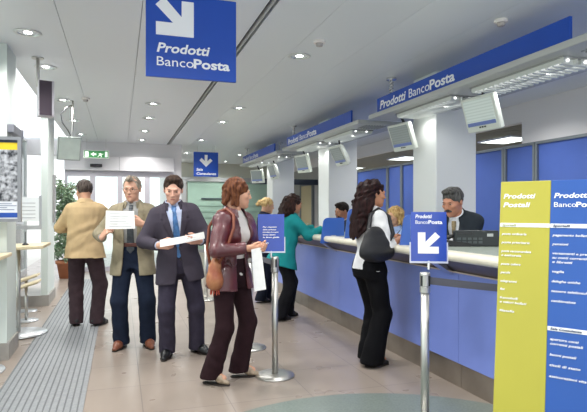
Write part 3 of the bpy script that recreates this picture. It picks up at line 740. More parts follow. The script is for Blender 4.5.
# ------------------------------------------------------------------ people
def rot(ax, a):
    c, s = math.cos(a), math.sin(a)
    return {'x': np.array([[1, 0, 0], [0, c, -s], [0, s, c]]), 'y': np.array([[c, 0, s], [0, 1, 0], [-s, 0, c]]), 'z': np.array([[c, -s, 0], [s, c, 0], [0, 0, 1]])}[ax]
V = lambda *a: np.array(a, float)
def unit(v): return v/np.linalg.norm(v)
class Fld:
    def __init__(s, lo, hi, h):
        s.h = h; s.lo = np.array(lo, float)-2*h; n = np.ceil((np.array(hi, float)+2*h-s.lo)/h).astype(int)+1
        s.n = n; s.ax = [s.lo[i]+h*np.arange(n[i]) for i in range(3)]; s.D = np.full(n, .2)
    def sl(s, lo, hi, m):
        r = []
        for i in range(3):
            a = int(max(0, math.floor((lo[i]-m-s.lo[i])/s.h))); b = int(min(s.n[i], math.ceil((hi[i]+m-s.lo[i])/s.h)+1)); r.append(slice(a, max(a, b)))
        return tuple(r)
    def P(s, sl): return np.stack(np.meshgrid(*[s.ax[i][sl[i]] for i in range(3)], indexing='ij'), -1)
    def add(s, fn, lo, hi, k=.02, op='u'):
        sl = s.sl(lo, hi, max(1.2*k, 3*s.h)); P = s.P(sl)
        if P.size == 0: return
        d = fn(P); o = s.D[sl]
        if op == 'u': h = np.maximum(k-abs(o-d), 0)/k; s.D[sl] = np.minimum(o, d)-h*h*k/4
        else: d = -d; h = np.maximum(k-abs(o-d), 0)/k; s.D[sl] = np.maximum(o, d)+h*h*k/4
    def cap(s, a, b, ra, rb, k=.02, op='u', sq=None):
        a = np.array(a, float); b = np.array(b, float); m = max(ra, rb)
        def fn(P):
            ab = b-a; L = max(ab@ab, 1e-12); t = np.clip(((P-a)@ab)/L, 0, 1); q = P-a-t[..., None]*ab
            if sq is not None:
                n, f = sq; c = q@n; q = q+np.multiply.outer(c*(f-1), n)
            return np.linalg.norm(q, axis=-1)-(ra+t*(rb-ra))
        s.add(fn, np.minimum(a, b)-m, np.maximum(a, b)+m, k, op)
    def ell(s, c, r, Rm=None, k=.02, op='u'):
        c = np.array(c, float); r = np.array(r, float); Rm = np.eye(3) if Rm is None else Rm; m = max(r)
        def fn(P):
            q = (P-c)@Rm; l = np.linalg.norm(q/r, axis=-1); g = np.linalg.norm(q/(r*r), axis=-1)
            return l*(l-1)/np.maximum(g, 1e-6)
        s.add(fn, c-m, c+m, k, op)
    def cut(s, fn):
        P = s.P((slice(None),)*3); s.D = np.maximum(s.D, fn(P))
    def warp(s, fn):
        P = s.P((slice(None),)*3); s.D = s.D+fn(P)
    def mesh(s):
        D = s.D.copy()
        for ax in range(3):
            for e in (0, -1):
                ix = [slice(None)]*3; ix[ax] = e; D[tuple(ix)] = .05
        I = D < 0; c = [D[i:D.shape[0]-1+i, j:D.shape[1]-1+j, k:D.shape[2]-1+k] for i in (0, 1) for j in (0, 1) for k in (0, 1)]
        ins = [x < 0 for x in c]; cnt = sum(x.astype(int) for x in ins); act = (cnt > 0) & (cnt < 8)
        idx = np.argwhere(act); vid = -np.ones(act.shape, int); vid[act] = np.arange(len(idx))
        cv = np.stack([x[act] for x in c], -1); off = np.array([(i, j, k) for i in (0, 1) for j in (0, 1) for k in (0, 1)], float)
        S = np.zeros((len(idx), 3)); N = np.zeros(len(idx))
        for a in range(8):
            for b in range(a+1, 8):
                if abs(off[a]-off[b]).sum() != 1: continue
                va, vb = cv[:, a], cv[:, b]; m = (va < 0) != (vb < 0); t = np.where(m, va/np.where(m, va-vb, 1), 0)
                S += np.where(m[:, None], off[a]+t[:, None]*(off[b]-off[a]), 0); N += m
        co = s.lo+s.h*(idx+S/N[:, None]); F = []
        for ax in range(3):
            o1, o2 = (ax+1) % 3, (ax+2) % 3
            A = [slice(1, -1)]*3; A[ax] = slice(0, -1); B = list(A); B[ax] = slice(1, None)
            ia, ib = I[tuple(A)], I[tuple(B)]; m = ia != ib; q = np.argwhere(m); base = q.copy(); base[:, o1] += 1; base[:, o2] += 1
            def g(d1, d2):
                z = base.copy(); z[:, o1] -= d1; z[:, o2] -= d2; return vid[z[:, 0], z[:, 1], z[:, 2]]
            f = np.stack([g(1, 1), g(0, 1), g(0, 0), g(1, 0)], -1); fl = ~ia[m]; f[fl] = f[fl][:, ::-1]; F.append(f)
        return co, np.concatenate(F)
def np_obj(name, parts, m, parent):
    vs, fs, n = [], [], 0
    for co, f in parts: vs.append(co); fs.append(f+n); n += len(co)
    co = np.concatenate(vs); f = np.concatenate(fs); f = f[(f >= 0).all(1)]
    me = bpy.data.meshes.new(name); me.vertices.add(len(co)); me.vertices.foreach_set('co', co.ravel())
    me.loops.add(4*len(f)); me.loops.foreach_set('vertex_index', f.ravel().astype(np.int32))
    me.polygons.add(len(f)); me.polygons.foreach_set('loop_start', np.arange(0, 4*len(f), 4, dtype=np.int32)); me.polygons.foreach_set('loop_total', np.full(len(f), 4, np.int32))
    me.polygons.foreach_set('use_smooth', np.ones(len(f), bool)); me.update(calc_edges=True); me.validate()
    me.materials.append(m); o = bpy.data.objects.new(name, me); link(o, parent); return o
def wr(P, amp, seed, f=1.0):
    x, y, z = P[..., 0]*f, P[..., 1]*f, P[..., 2]*f; r = seed*1.7
    w = .6*np.sin(9*x+7*z+r)+.5*np.sin(11*y-8*z+2*r)
    return amp*(np.sin(24*z+10*x+3*w+r)*.6+np.sin(38*z-22*y+15*x+4*w+3*r)*.35+np.sin(55*x+40*y+20*z+5*w)*.2)
def curl(P, amp, seed):
    x, y, z = P[..., 0], P[..., 1], P[..., 2]; r = seed*2.1; w = np.sin(30*z+12*x+r)+np.sin(25*y+18*z+2*r)
    return amp*(np.sin(90*x+2.2*w+14*z)*.5+np.sin(85*y-2*w+10*z+r)*.5+np.sin(60*z+3*w)*.45)
MALE = [(-.12, 0, .150, .105), (-.05, 0, .168, .118), (.03, 0, .165, .118), (.14, 0, .150, .108), (.28, 0, .168, .118), (.38, 0, .178, .120), (.46, .005, .165, .105), (.505, .01, .12, .08), (.54, .01, .07, .062)]
FEM = [(-.12, 0, .155, .105), (-.05, 0, .172, .118), (.03, 0, .152, .108), (.14, 0, .122, .090), (.28, 0, .142, .102), (.37, 0, .152, .106), (.45, .005, .140, .092), (.50, .01, .10, .07), (.53, .01, .06, .055)]
def person(name_label, loc, rz, H=1.75, sex='m', lean=0, tyaw=0, side=0, hyaw=0, hpitch=0, hroll=0, pelvis=.93, hands=None, elbows=None, feet=None, top=None, shirt=None, pants=None, shoe=None, skin='c99a80', hair=None, face=None, tie=None, belly=0, curlf=(45, 45), neck=.148, palm=None, fdir=None, shoeh=0):
    s = H/1.75; root = tag(empty('person', loc, (0, 0, rz)), name_label, 'person')
    T = rot('z', tyaw)@rot('y', side)@rot('x', lean); P0 = V(0, 0, pelvis*s+shoeh)
    sec = np.array(MALE if sex == 'm' else FEM)*[s, s, s, s]
    if belly: sec[2:5, 3] += belly; sec[2:5, 2] += belly*.6
    tp = lambda x, y, z: P0+T@(V(x, y, z)*s)
    sw = (.162 if sex == 'm' else .145)
    Mskin = mat('skin_'+skin, skin, .5, var=.04, vscale=20)
    def torso_fn(inf, zlo, zhi, ext=None, p=2.3):
        S = sec if ext is None else np.array(ext)*s
        def fn(P):
            q = (P-P0)@T; z = q[..., 2]; zz = S[:, 0]
            oy = np.interp(z, zz, S[:, 1]); rx = np.interp(z, zz, S[:, 2])+inf; ry = np.interp(z, zz, S[:, 3])+inf
            d = ((abs(q[..., 0]/rx)**p+abs((q[..., 1]-oy)/ry)**p)**(1/p)-1)*np.minimum(rx, ry)
            return np.maximum(d, np.maximum(zlo*s-z, z-zhi*s))
        return fn
    def tb(zlo, zhi, pad=.28):
        a, b = tp(0, 0, zlo), tp(0, 0, zhi); return np.minimum(a, b)-pad*s, np.maximum(a, b)+pad*s
    # ---- joints
    hands = hands or [(-.25, 0, .8), (.25, 0, .8)]; elbows = elbows or [(-.4, .35, -.8), (.4, .35, -.8)]
    J = []
    for i, sg in enumerate((-1, 1)):
        A = tp(sg*sw, .005, .448); Wd = np.array(hands[i], float); L1, L2 = .285*s, .255*s; v = Wd-A; d = np.linalg.norm(v)
        if d > (L1+L2)*.995: Wd = A+v/d*(L1+L2)*.995; d = (L1+L2)*.995
        v = (Wd-A)/d; h = np.array(elbows[i], float); h = unit(h-v*(h@v)); ca = (L1*L1+d*d-L2*L2)/(2*L1*d); E_ = A+v*L1*ca+h*L1*math.sqrt(max(0, 1-ca*ca)); J.append((A, E_, Wd))
    feet = feet or [(-.10, 0, 0, 0), (.10, 0, 0, 0)]; G = []
    for i, sg in enumerate((-1, 1)):
        A = P0+rot('z', tyaw*.5)@V(sg*.088*s, 0, -.03*s); fx, fy, fz, fyaw = feet[i]; K = V(fx, fy, fz+.085*s+shoeh); L1, L2 = .435*s, .405*s; v = K-A; d = min(np.linalg.norm(v), (L1+L2)*.999); v = unit(v)
        h = rot('z', fyaw)@V(0, -1, 0); h = unit(h-v*(h@v)); ca = (L1*L1+d*d-L2*L2)/(2*L1*d); ca = min(1, ca); Kn = A+v*L1*ca+h*L1*math.sqrt(max(0, 1-ca*ca)); G.append((A, Kn, A+v*d, fyaw))
    NB = tp(0, .01, .53); HR = T@rot('z', hyaw)@rot('x', hpitch)@rot('y', hroll); 
    HR = rot('z', tyaw+hyaw)@rot('x', hpitch+lean*.35)@rot('y', hroll)
    HC = NB+HR@(V(0, -.018, neck)*s*1.0)
    hs = s*1.07
    hp = lambda x, y, z: HC+HR@(V(x, y, z)*hs)
    # ---- body (skin), one mesh
    allp = [P0]+[j for a in J for j in a]+[g for a in G for g in a[:3]]+[NB]
    lo = np.min(allp, 0)-.2; hi = np.max(allp, 0)+.2
    F = Fld(lo, hi, .013*s); F.add(torso_fn(-.006, -.12, .54), *tb(-.12, .54), k=.03)
    for A, Kn, An, fy in G:
        F.cap(A, Kn, .082*s, .052*s, .05); F.cap(Kn, An, .052*s, .034*s, .03); F.cap(An, An+rot('z', fy)@V(0, -.13, -.045)*s, .036*s, .026*s, .03)
    for A, E_, Wd in J:
        F.cap(A, E_, .052*s, .040*s, .05); F.cap(E_, Wd, .038*s, .026*s, .02)
    F.cap(tp(0, .012, .48), HC+HR@V(0, .02, -.06)*s, .055*s, .05*s, .03)
    parts = [F.mesh()]
    # hands
    palm = palm or [(.3, 0, -1), (-.3, 0, -1)]
    fhs = s*(1 if sex == 'm' else .92)
    for i in range(2):
        A, E_, Wd = J[i]; f = unit(np.array(fdir[i], float)) if fdir and fdir[i] is not None else unit(Wd-E_); n = np.array(palm[i], float); n = unit(n-f*(n@f)); t = np.cross(f, n) if i == 0 else np.cross(n, f)
        F = Fld(Wd-.21*s, Wd+.21*s, .0042*s) if False else None
        tipc = Wd+f*.09*s; lo = np.minimum(Wd-f*.07*s, tipc)-.12*s; hi = np.maximum(Wd, tipc)+.12*s
        F = Fld(lo, hi, .0042*s); F.cap(Wd-f*.0*s-unit(Wd-E_)*.07*s, Wd, .029*s, .024*s, .01, sq=(n, 1.25)); c = math.radians(curlf[i])
        for off, ln, r in ((.028, .066, .0085), (.0095, .074, .0088), (-.009, .069, .0083), (-.027, .054, .0074)):
            K0 = Wd+(f*.088+t*off)*fhs; F.cap(Wd+t*off*.5*fhs, K0, .017*fhs, .0125*fhs, .012, sq=(n, 1.15)); p = K0; a = 0
            for q, fr in enumerate((.45, .30, .25)):
                a += c*(.8, 1.0, .7)[q]; d = f*math.cos(a)+n*math.sin(a); p2 = p+d*ln*fr*fhs*1.02; F.cap(p, p2, r*fhs*(1-.06*q), r*fhs*(.94-.06*q), .004); p = p2
        p = Wd+(f*.02+t*.016)*fhs; p1 = Wd+(f*.055+t*.045+n*.012)*fhs; p2 = p1+(f*.028+t*.010+n*.014)*fhs; p3 = p2+(f*.02-t*.004+n*.012)*fhs
        F.cap(p, p1, .015*fhs, .012*fhs, .012); F.cap(p1, p2, .011*fhs, .0098*fhs, .006); F.cap(p2, p3, .0098*fhs, .008*fhs, .004)
        parts.append(F.mesh())
    # head
    F = Fld(HC-.19*s, HC+.19*s, .0052*s)
    w = 1.0 if sex == 'm' else .94
    def e(c, r, k=.02, op='u', Rm=None): F.ell(hp(*c), np.array(r)*hs, HR if Rm is None else Rm, k, op)
    def cp(a, b, ra, rb, k=.01, op='u'): F.cap(hp(*a), hp(*b), ra*hs, rb*hs, k, op)
    e((0, .018, .032), (.074*w, .092, .082)); e((0, -.028, -.03), (.060*w, .062, .080), .04); e((0, -.045, -.07), (.043*w, .042, .042), .03); cp((0, -.078, -.098), (0, -.07, -.10), .017*w, .02*w, .02)
    cp((-.03, -.083, .020), (.03, -.083, .020), .008, .008, .015); e((.042*w, -.062, -.022), (.02, .022, .018), .02); e((-.042*w, -.062, -.022), (.02, .022, .018), .02)
    for sg in (-1, 1):
        e((sg*.031, -.094, .002), (.016, .009, .009), .012, 's'); e((sg*.075*w, .012, -.008), (.009, .017, .030), .008); cp((sg*.031-.012, -.082, .010), (sg*.031+.012, -.082, .010), .004, .004, .004)
    nz = 1.0 if sex == 'm' else .85
    cp((0, -.088, .008), (0, -.088-.020*nz, -.030), .007, .0105*nz, .010); cp((-.010*nz, -.092, -.036), (.010*nz, -.092, -.036), .0075*nz, .0075*nz, .006)
    cp((-.016, -.085, -.060), (.016, -.085, -.060), .008, .008, .008); cp((-.013, -.083, -.069), (.013, -.083, -.069), .008, .008, .006)
    cp((0, .03, -.05), (0, .035, -.13), .055*w, .050*w, .03)
    parts.append(F.mesh())
    np_obj('body', parts, Mskin, root)
    # eyes, brows, lips
    def ellm(nm, c, r, m, par=root):
        bm = bmesh.new(); bmesh.ops.create_uvsphere(bm, u_segments=14, v_segments=10, radius=1)
        Mx = Matrix([[*(HR[k]*np.array(r)*hs), HC[k]+(HR@(V(*c)*hs))[k]] for k in range(3)]+[[0, 0, 0, 1]]); bmesh.ops.transform(bm, matrix=Mx, verts=bm.verts); return obj(nm, bm, m, par, smooth=True)
    hc = mat('hair_'+hair['col'], hair['col'], .6, spec=.15, col2=hair.get('col2', None), var=.3, vscale=60, stretch=(1, 1, .25), bump=.4, bscale=120) if hair else None
    for sg in (-1, 1):
        ey = ellm('eye', (sg*.031, -.0775, .002), (.0110, .0098, .0046), mat('eye_white', 'b5a397', .4))
        ellm('iris', (sg*.031-.001, -.0868, .001), (.0055, .0025, .0048), mat('iris_dark', '2c1c14', .15), ey)
        ellm('eyebrow', (sg*.030, -.0885, .021), (.016, .003, .0026), hc)
    lipc = {'m': 'a8665a', 'f': 'a8453f'}[sex]
    ellm('lips', (0, -.0905, -.064), (.021, .0055, .0075), mat('lips_'+sex, lipc, .4))
    if face == 'moustache':
        F = Fld(HC-.13*s, HC+.13*s, .004*s); hp_ = hp; cp((0, -.101, -.047), (.030, -.092, -.060), .0095, .007, .006); cp((0, -.101, -.047), (-.030, -.092, -.060), .0095, .007, .006); F.warp(lambda P: curl(P, .001, 3)); np_obj('moustache', [F.mesh()], hc, root)
    if face == 'beard':
        F = Fld(HC-.14*s, HC+.14*s, .0045*s); e((0, -.052, -.075), (.051, .047, .046), .02); e((0, -.072, -.052), (.030, .027, .010), .01, 'u'); e((0, -.105, -.062), (.022, .02, .012), .004, 's'); e((0, -.05, -.01), (.08, .085, .040), .01, 's'); F.warp(lambda P: curl(P, .0015, 3)); np_obj('beard', [F.mesh()], hc, root)
    if face == 'glasses':
        g = None; gm = mat('glasses_metal', '8c7a5a', .25, .9)
        for sg in (-1, 1):
            pts = [hp(sg*.031+.022*math.cos(a)*1.05, -.104+.001, -.001+.017*math.sin(a)) for a in np.linspace(0, 2*PI, 21)]; bm = tube(pts, .0016*s, 6)
            if sg > 0: bm = tube([hp(-.009, -.106, .003), hp(.009, -.106, .003)], .0016*s, 6, bm)
            tube([hp(sg*.053, -.102, .002), hp(sg*.078, -.06, .004), hp(sg*.082, .0, .006)], .0016*s, 6, bm); gg = obj('spectacles', bm, gm, root)
    # ---- hair
    if hair:
        st = hair['style']; F = Fld(HC-V(.24, .24, .62 if 'long' in st else .26)*s, HC+.2*s, (.008 if 'long' in st else .006)*s); am = hair.get('amp', .0025)
        def face_cut(front=.0, low=-.03, r=(.075, .075, .085), c=(0, -.105, -.035)):
            e(c, r, .012, 's')
        if st == 'short':
            e((0, .022, .036), (.083*w, .100, .090)); e((0, -.108, -.035), (.066, .07, hair.get('line', .100)), .015, 's'); e((0, -.06, -.12), (.12, .11, .085), .01, 's'); e((0, .03, -.135), (.12, .13, .07), .01, 's')
            e((.085, -.045, -.035), (.03, .045, .04), .01, 's'); e((-.085, -.045, -.035), (.03, .045, .04), .01, 's')
            if hair.get('puff'): e((0, -.035, .10), (.06, .05, .028), .02)
        elif st == 'receding':
            e((0, .026, .030), (.084*w, .098, .088)); e((0, -.115, -.01), (.060, .080, .105), .015, 's'); e((0, -.07, .10), (.03, .05, .03), .02, 'u') if hair.get('tuft') else None; e((0, -.06, -.12), (.12, .11, .085), .01, 's'); e((0, .03, -.12), (.12, .13, .078), .01, 's')
        elif st == 'bob':
            e((0, .024, .036), (.086, .102, .090)); 
            for a in np.linspace(-1.75, 1.75, 9):
                x, y = math.sin(a)*.072, .022+math.cos(a)*.082; cp((x, y, .03), (x*1.0, y*1.0, hair.get('low', -.10)+.02*math.sin(a*5)), .026, .016, .015)
            e((0, -.122, -.040), (.075, .085, .096), .012, 's')
        elif st == 'bun':
            e((0, .022, .034), (.084, .100, .090)); e((0, -.108, -.035), (.066, .07, .088), .015, 's'); e((0, -.06, -.12), (.12, .11, .085), .01, 's'); e((0, .03, -.13), (.12, .13, .08), .01, 's'); e((0, .125, .02), (.045, .04, .045), .02); e((.03, .15, -.01), (.03, .035, .03), .02)
        elif st in ('long_curly', 'shoulder_curly'):
            L = hair['len']; vol = hair.get('vol', 1)
            e((0, .028, .036), (.088, .104, .090))
            for a in np.linspace(-1.3, 1.3, 9):
                x, y = math.sin(a)*.083, .026+math.cos(a)*.092
                fr = .5+.5*math.cos(a*.7)
                cp((x, y, .04), (x*1.25*vol, y*1.2*vol+.01, -.10), .034, .038, .02); cp((x*1.25*vol, y*1.2*vol+.01, -.10), (x*1.35*vol*.9, y*1.15*vol+.045, -.10-(L-.1)*fr), .038, .026, .02)
            e((0, -.118, -.045), (.10, .112, .108), .012, 's')
        F.warp(lambda P: curl(P, am, 5)); np_obj('hair', [F.mesh()], hc, root)
    # ---- trousers
    if pants:
        pm = mat('cloth_'+pants['col'], pants['col'], pants.get('rough', .85), var=.12, vscale=14, bump=.25, bscale=250, spec=.12)
        r0, rk, rh = pants.get('r', (.098, .078, .080)); lo = np.min([g for a in G for g in a[:3]]+[P0], 0)-.2; hi = np.max([g for a in G for g in a[:3]]+[P0], 0)+.26
        F = Fld(lo, hi, .0095*s); wt = pants.get('waist', .13); F.add(torso_fn(.010, -.12, wt), *tb(-.12, wt), k=.03)
        for A, Kn, An, fy in G:
            F.cap(A, Kn, r0*s, rk*s, .045); ft = rot('z', fy)@V(0, .008, 0); F.cap(Kn, An+V(0, 0, -.055)*s-ft*0, rk*s, rh*s, .03)
        F.warp(lambda P: wr(P, .0038, loc[0]*10+2)); zc = min(G[0][2][2], G[1][2][2])
        for sg, (A, Kn, An, fy) in zip((-1, 1), G):
            hz = An[2]-(.085-pants.get('hem', .035))*s
            def cutf(P, hz=hz, An=An, o=G[1 if sg < 0 else 0][2]):
                near = np.linalg.norm(P[..., :2]-An[:2], axis=-1) < np.linalg.norm(P[..., :2]-o[:2], axis=-1)
                return np.where(near & (P[..., 2] < hz+.05), hz-P[..., 2], -.1)
            F.cut(cutf)
        tr = np_obj('trousers', [F.mesh()], pm, root)
        if pants.get('belt'):
            F = Fld(*tb(.08, .14), .008*s); F.add(torso_fn(.019, .095, .135), *tb(.09, .13), k=.01); np_obj('belt', [F.mesh()], mat('belt_leather', '5a2c22', .4), root)
    # ---- shoes
    for i, (A, Kn, An, fy) in enumerate(G):
        Rf = rot('z', fy); hh = shoe.get('heel', 0)
        q = lambda x, y, z: V(An[0], An[1], An[2]-.085*s-shoeh)+Rf@(V(x, y, z)*s)
        F = Fld(q(0, 0, 0)-V(.24, .24, .03)*s, q(0, 0, 0)+V(.24, .24, .17)*s, .0055*s); wd = 1 if sex == 'm' else .82
        F.cap(q(0, .035, .05+hh), q(0, -.10, .040+hh*.4), .040*s*wd, .044*s*wd, .02); F.cap(q(0, -.10, .036+hh*.3), q(0, -.185*(.98 if sex == 'm' else .9), .024), .043*s*wd, .022*s*wd, .02); F.cap(q(0, .02, .05+hh), q(0, .015, .11+hh), .040*s*wd, .040*s*wd, .02)
        zf = q(0, 0, 0)[2]+.012; F.cut(lambda P: zf-P[..., 2]); sh = np_obj('shoe', [F.mesh()], mat('shoe_'+shoe['col'], shoe['col'], .35, var=shoe.get('var', .1), vscale=30), root)
        F = Fld(q(0, 0, 0)-V(.24, .24, .03)*s, q(0, 0, 0)+V(.24, .24, .07)*s, .005*s)
        F.cap(q(0, .035, .01), q(0, -.10, .01), .042*s*wd, .047*s*wd, .02); F.cap(q(0, -.10, .01), q(0, -.18*(1 if sex == 'm' else .92), .01), .045*s*wd, .026*s*wd, .02)
        if hh: F.cap(q(0, .04, .02), q(0, .03, .03+hh), .022, .03, .01)
        zb = q(0, 0, 0)[2]+.001; F.cut(lambda P: np.maximum(zb-P[..., 2], P[..., 2]-zf-(.0 if not hh else np.clip((Rf.T@V(0, 1, 0))[1]*0, 0, 1)))); np_obj('sole', [F.mesh()], mat('sole_dark', '2a211c', .6), sh)
    # ---- shirt under the jacket / main top
    def garment(nm, inf, zlo, zhi, m, h, ext=None, sleeve=None, k=.03, post=None, wamp=.003, bust=True, slk=.07, hipr=0):
        jl = [j for a in J for j in a] if sleeve else [J[0][0], J[1][0]]
        a, b = tb(zlo, zhi); lo = np.minimum(a, np.min(jl, 0)-.1); hi = np.maximum(b, np.max(jl, 0)+.1)
        if hipr: lo[2] = min(lo[2], tp(0, 0, zlo)[2]-.1)
        F = Fld(lo, hi, h*s); F.add(torso_fn(inf, zlo, zhi, ext), *tb(zlo, zhi, .34), k=k)
        if sex == 'f' and bust:
            for sg in (-1, 1): F.ell(tp(sg*.062, -.075, .325), np.array((.062, .06, .06))*s+inf*.6, T, .04)
        if sleeve:
            rs, re, rw, cutoff = sleeve
            for i, (A, E_, Wd) in enumerate(J):
                F.cap(A, E_, rs*s, re*s, slk); W2 = E_+(Wd-E_)*cutoff; F.cap(E_, W2, re*s, rw*s, .02)
            F.warp(lambda P: wr(P, wamp, loc[1]*7+len(nm)))
            for i, (A, E_, Wd) in enumerate(J):
                W2 = E_+(Wd-E_)*cutoff; d = unit(Wd-E_)
                F.cut(lambda P, W2=W2, d=d: np.where(np.linalg.norm(P-W2, axis=-1) < .11, (P-W2)@d, -.1))
        if hipr:
            for A, Kn, An, fy in G: F.cap(A, A+(Kn-A)*.5, hipr*s, hipr*s, .05)
            F.cut(lambda P: zlo*s-((P-P0)@T)[..., 2])
        if not sleeve: F.warp(lambda P: wr(P, wamp*.6, loc[1]*7))
        if post: post(F)
        return np_obj(nm, [F.mesh()], m, root)
    tl = lambda P: (P-P0)@T/s
    if shirt:
        sm = mat('shirt_'+shirt['col'], shirt['col'], .8, var=.05, vscale=10, bump=.1, bscale=200)
        garment('shirt', .006, -.02, .535, sm, .009, sleeve=(.054, .044, .034, shirt.get('cuff', .97)) if shirt.get('sleeves', True) else None)
        # collar
        def ring(zc, r, w_, F):
            def fn(P):
                q = tl(P); return np.maximum(abs(np.sqrt((q[..., 0])**2+(q[..., 1]-.008)**2)-r-(zc+.03-q[..., 2])*.35)-.0055, abs(q[..., 2]-zc+q[..., 1]*-.25)-w_)*s
            return fn
        if shirt.get('collar', True):
            F = Fld(*tb(.45, .58, .13), .0052*s); F.add(ring(.535, .064, .026, F), *tb(.45, .58, .13), k=.004)
            F.cut(lambda P: (.028-abs(tl(P)[..., 0])-(.56-tl(P)[..., 2])*.5+np.where(tl(P)[..., 1] > 0, -1, 0))*s*.7 if False else np.where(tl(P)[..., 1] < 0, (.010+(.55-tl(P)[..., 2])*.3-abs(tl(P)[..., 0]))*s, -.1))
            np_obj('collar', [F.mesh()], sm, root)
    if tie:
        F = Fld(*tb(.02, .56, .2), .0055*s); base = torso_fn(.016, .03, .52)
        F.add(base, *tb(.02, .54), k=.01)
        def tc_(P):
            q = tl(P); z = q[..., 2]; wdt = np.interp(z, [.03, .07, .25, .46, .49, .52], [.004, .040, .032, .018, .024, .020]); return np.maximum(np.maximum(abs(q[..., 0])-wdt, q[..., 1]+.02), np.maximum(.03-z, z-.515))*s
        F.cut(tc_); inner = torso_fn(.008, .0, .56); F.cut(lambda P: -inner(P)); np_obj('tie', [F.mesh()], mat('tie_'+tie, tie, .5, var=.25, vscale=40), root)
    if top:
        kind = top['kind']; tm = top.get('mat') or mat('top_'+top['col'], top['col'], top.get('rough', .85), var=top.get('var', .08), vscale=9, bump=.2, bscale=220, coat=top.get('coat', 0), spec=top.get('spec', .15))
        inf = top.get('inf', .020); hem = top.get('hem', -.22)
        ext = [list(r) for r in (MALE if sex == 'm' else FEM)]; fl = top.get('flare', .0)
        r0 = ext[1]; ext = [[hem, 0, r0[2]+.012+fl, r0[3]+.012+fl], [-.12, 0, r0[2]+.006+fl*.6, r0[3]+.006+fl*.6]]+ext[1:]
        if top.get('boxy'):
            for r in ext:
                if r[0] < .3: r[2] = max(r[2], .168*(1 if sex == 'm' else .9)); r[3] = max(r[3], .118)
        if belly:
            for r in ext:
                if 0 <= r[0] <= .2: r[3] += belly; r[2] += belly*.5
        op = top.get('open')   # [(z, half width)...] of the front opening
        def post(F):
            if op:
                zs = [a[0] for a in op]; ws = [a[1] for a in op]; sk = top.get('skew', 0)
                lap = top.get('lapel', .0)
                def fn(P):
                    q = tl(P); z = q[..., 2]; wd = np.interp(z, zs, ws); x = abs(q[..., 0]-sk*z)
                    return np.where(q[..., 1] < .0, (wd-x)*s*.8, -.1)
                if lap:
                    def lf(P):
                        q = tl(P); z = q[..., 2]; wd = np.interp(z, zs, ws); x = abs(q[..., 0]); w2 = wd+np.interp(z, [.12, .16, .36, .40, .405, .52], [0, .012, .062, .05, .066, .035])*lap
                        return np.where((q[..., 1] < .0) & (x < w2) & (z > .13), -.0075, 0.)
                    F.warp(lf)
                F.cut(fn); inner = torso_fn(inf-.013, -.5, .7, ext)
                def hol(P):
                    q = tl(P); return np.where((q[..., 1] < -.03), -inner(P), -.1)
                F.cut(hol)
        garment('jacket' if kind in ('jacket', 'coat') else kind, inf, hem, .525 if op else .53, tm, .0078, ext=ext, sleeve=top.get('sleeve', (.066, .057, .046, .95)), post=post, wamp=top.get('wamp', .0042), hipr=(pants['r'][0] if 'r' in pants else .098)+.012 if hem < -.09 and kind != 'vest' else 0)
        if top.get('collar', True):
            F = Fld(*tb(.42, .6, .15), .006*s)
            def cf(P):
                q = tl(P); rr = np.sqrt(q[..., 0]**2+(q[..., 1]-.012)**2); return np.maximum(abs(rr-.082-(.545-q[..., 2])*.55)-.007, abs(q[..., 2]-.525-q[..., 1]*.2)-.030)*s
            F.add(cf, *tb(.42, .6, .15), k=.004)
            F.cut(lambda P: np.where(tl(P)[..., 1] < .0, (.05-abs(tl(P)[..., 0])+(.5-tl(P)[..., 2])*.2)*s, -.1)); np_obj('jacket_collar' if kind in ('jacket', 'coat') else 'collar', [F.mesh()], tm, root)
        if top.get('buttons'):
            bmm = bmesh.new()
            for z in top['buttons']:
                p = tp(.012, -(ext[3][3]+inf+.006), z); bmesh.ops.create_uvsphere(bmm, u_segments=10, v_segments=6, radius=.009, matrix=Matrix.Translation(p))
            obj('button', bmm, mat('button_dark', '2a2422', .4), root, smooth=True)
    root['_j'] = 0; del root['_j']
    def wpt(p):
        c, s2 = math.cos(rz), math.sin(rz); return V(loc[0]+c*p[0]-s2*p[1], loc[1]+s2*p[0]+c*p[1], loc[2]+p[2])
    return dict(root=root, tp=tp, J=J, w=wpt, HC=HC, HR=HR, T=T, s=s)
def loc_of(loc, rz, p):
    dx, dy = p[0]-loc[0], p[1]-loc[1]; c, s = math.cos(rz), math.sin(rz); return (c*dx+s*dy, -s*dx+c*dy, p[2]-loc[2])

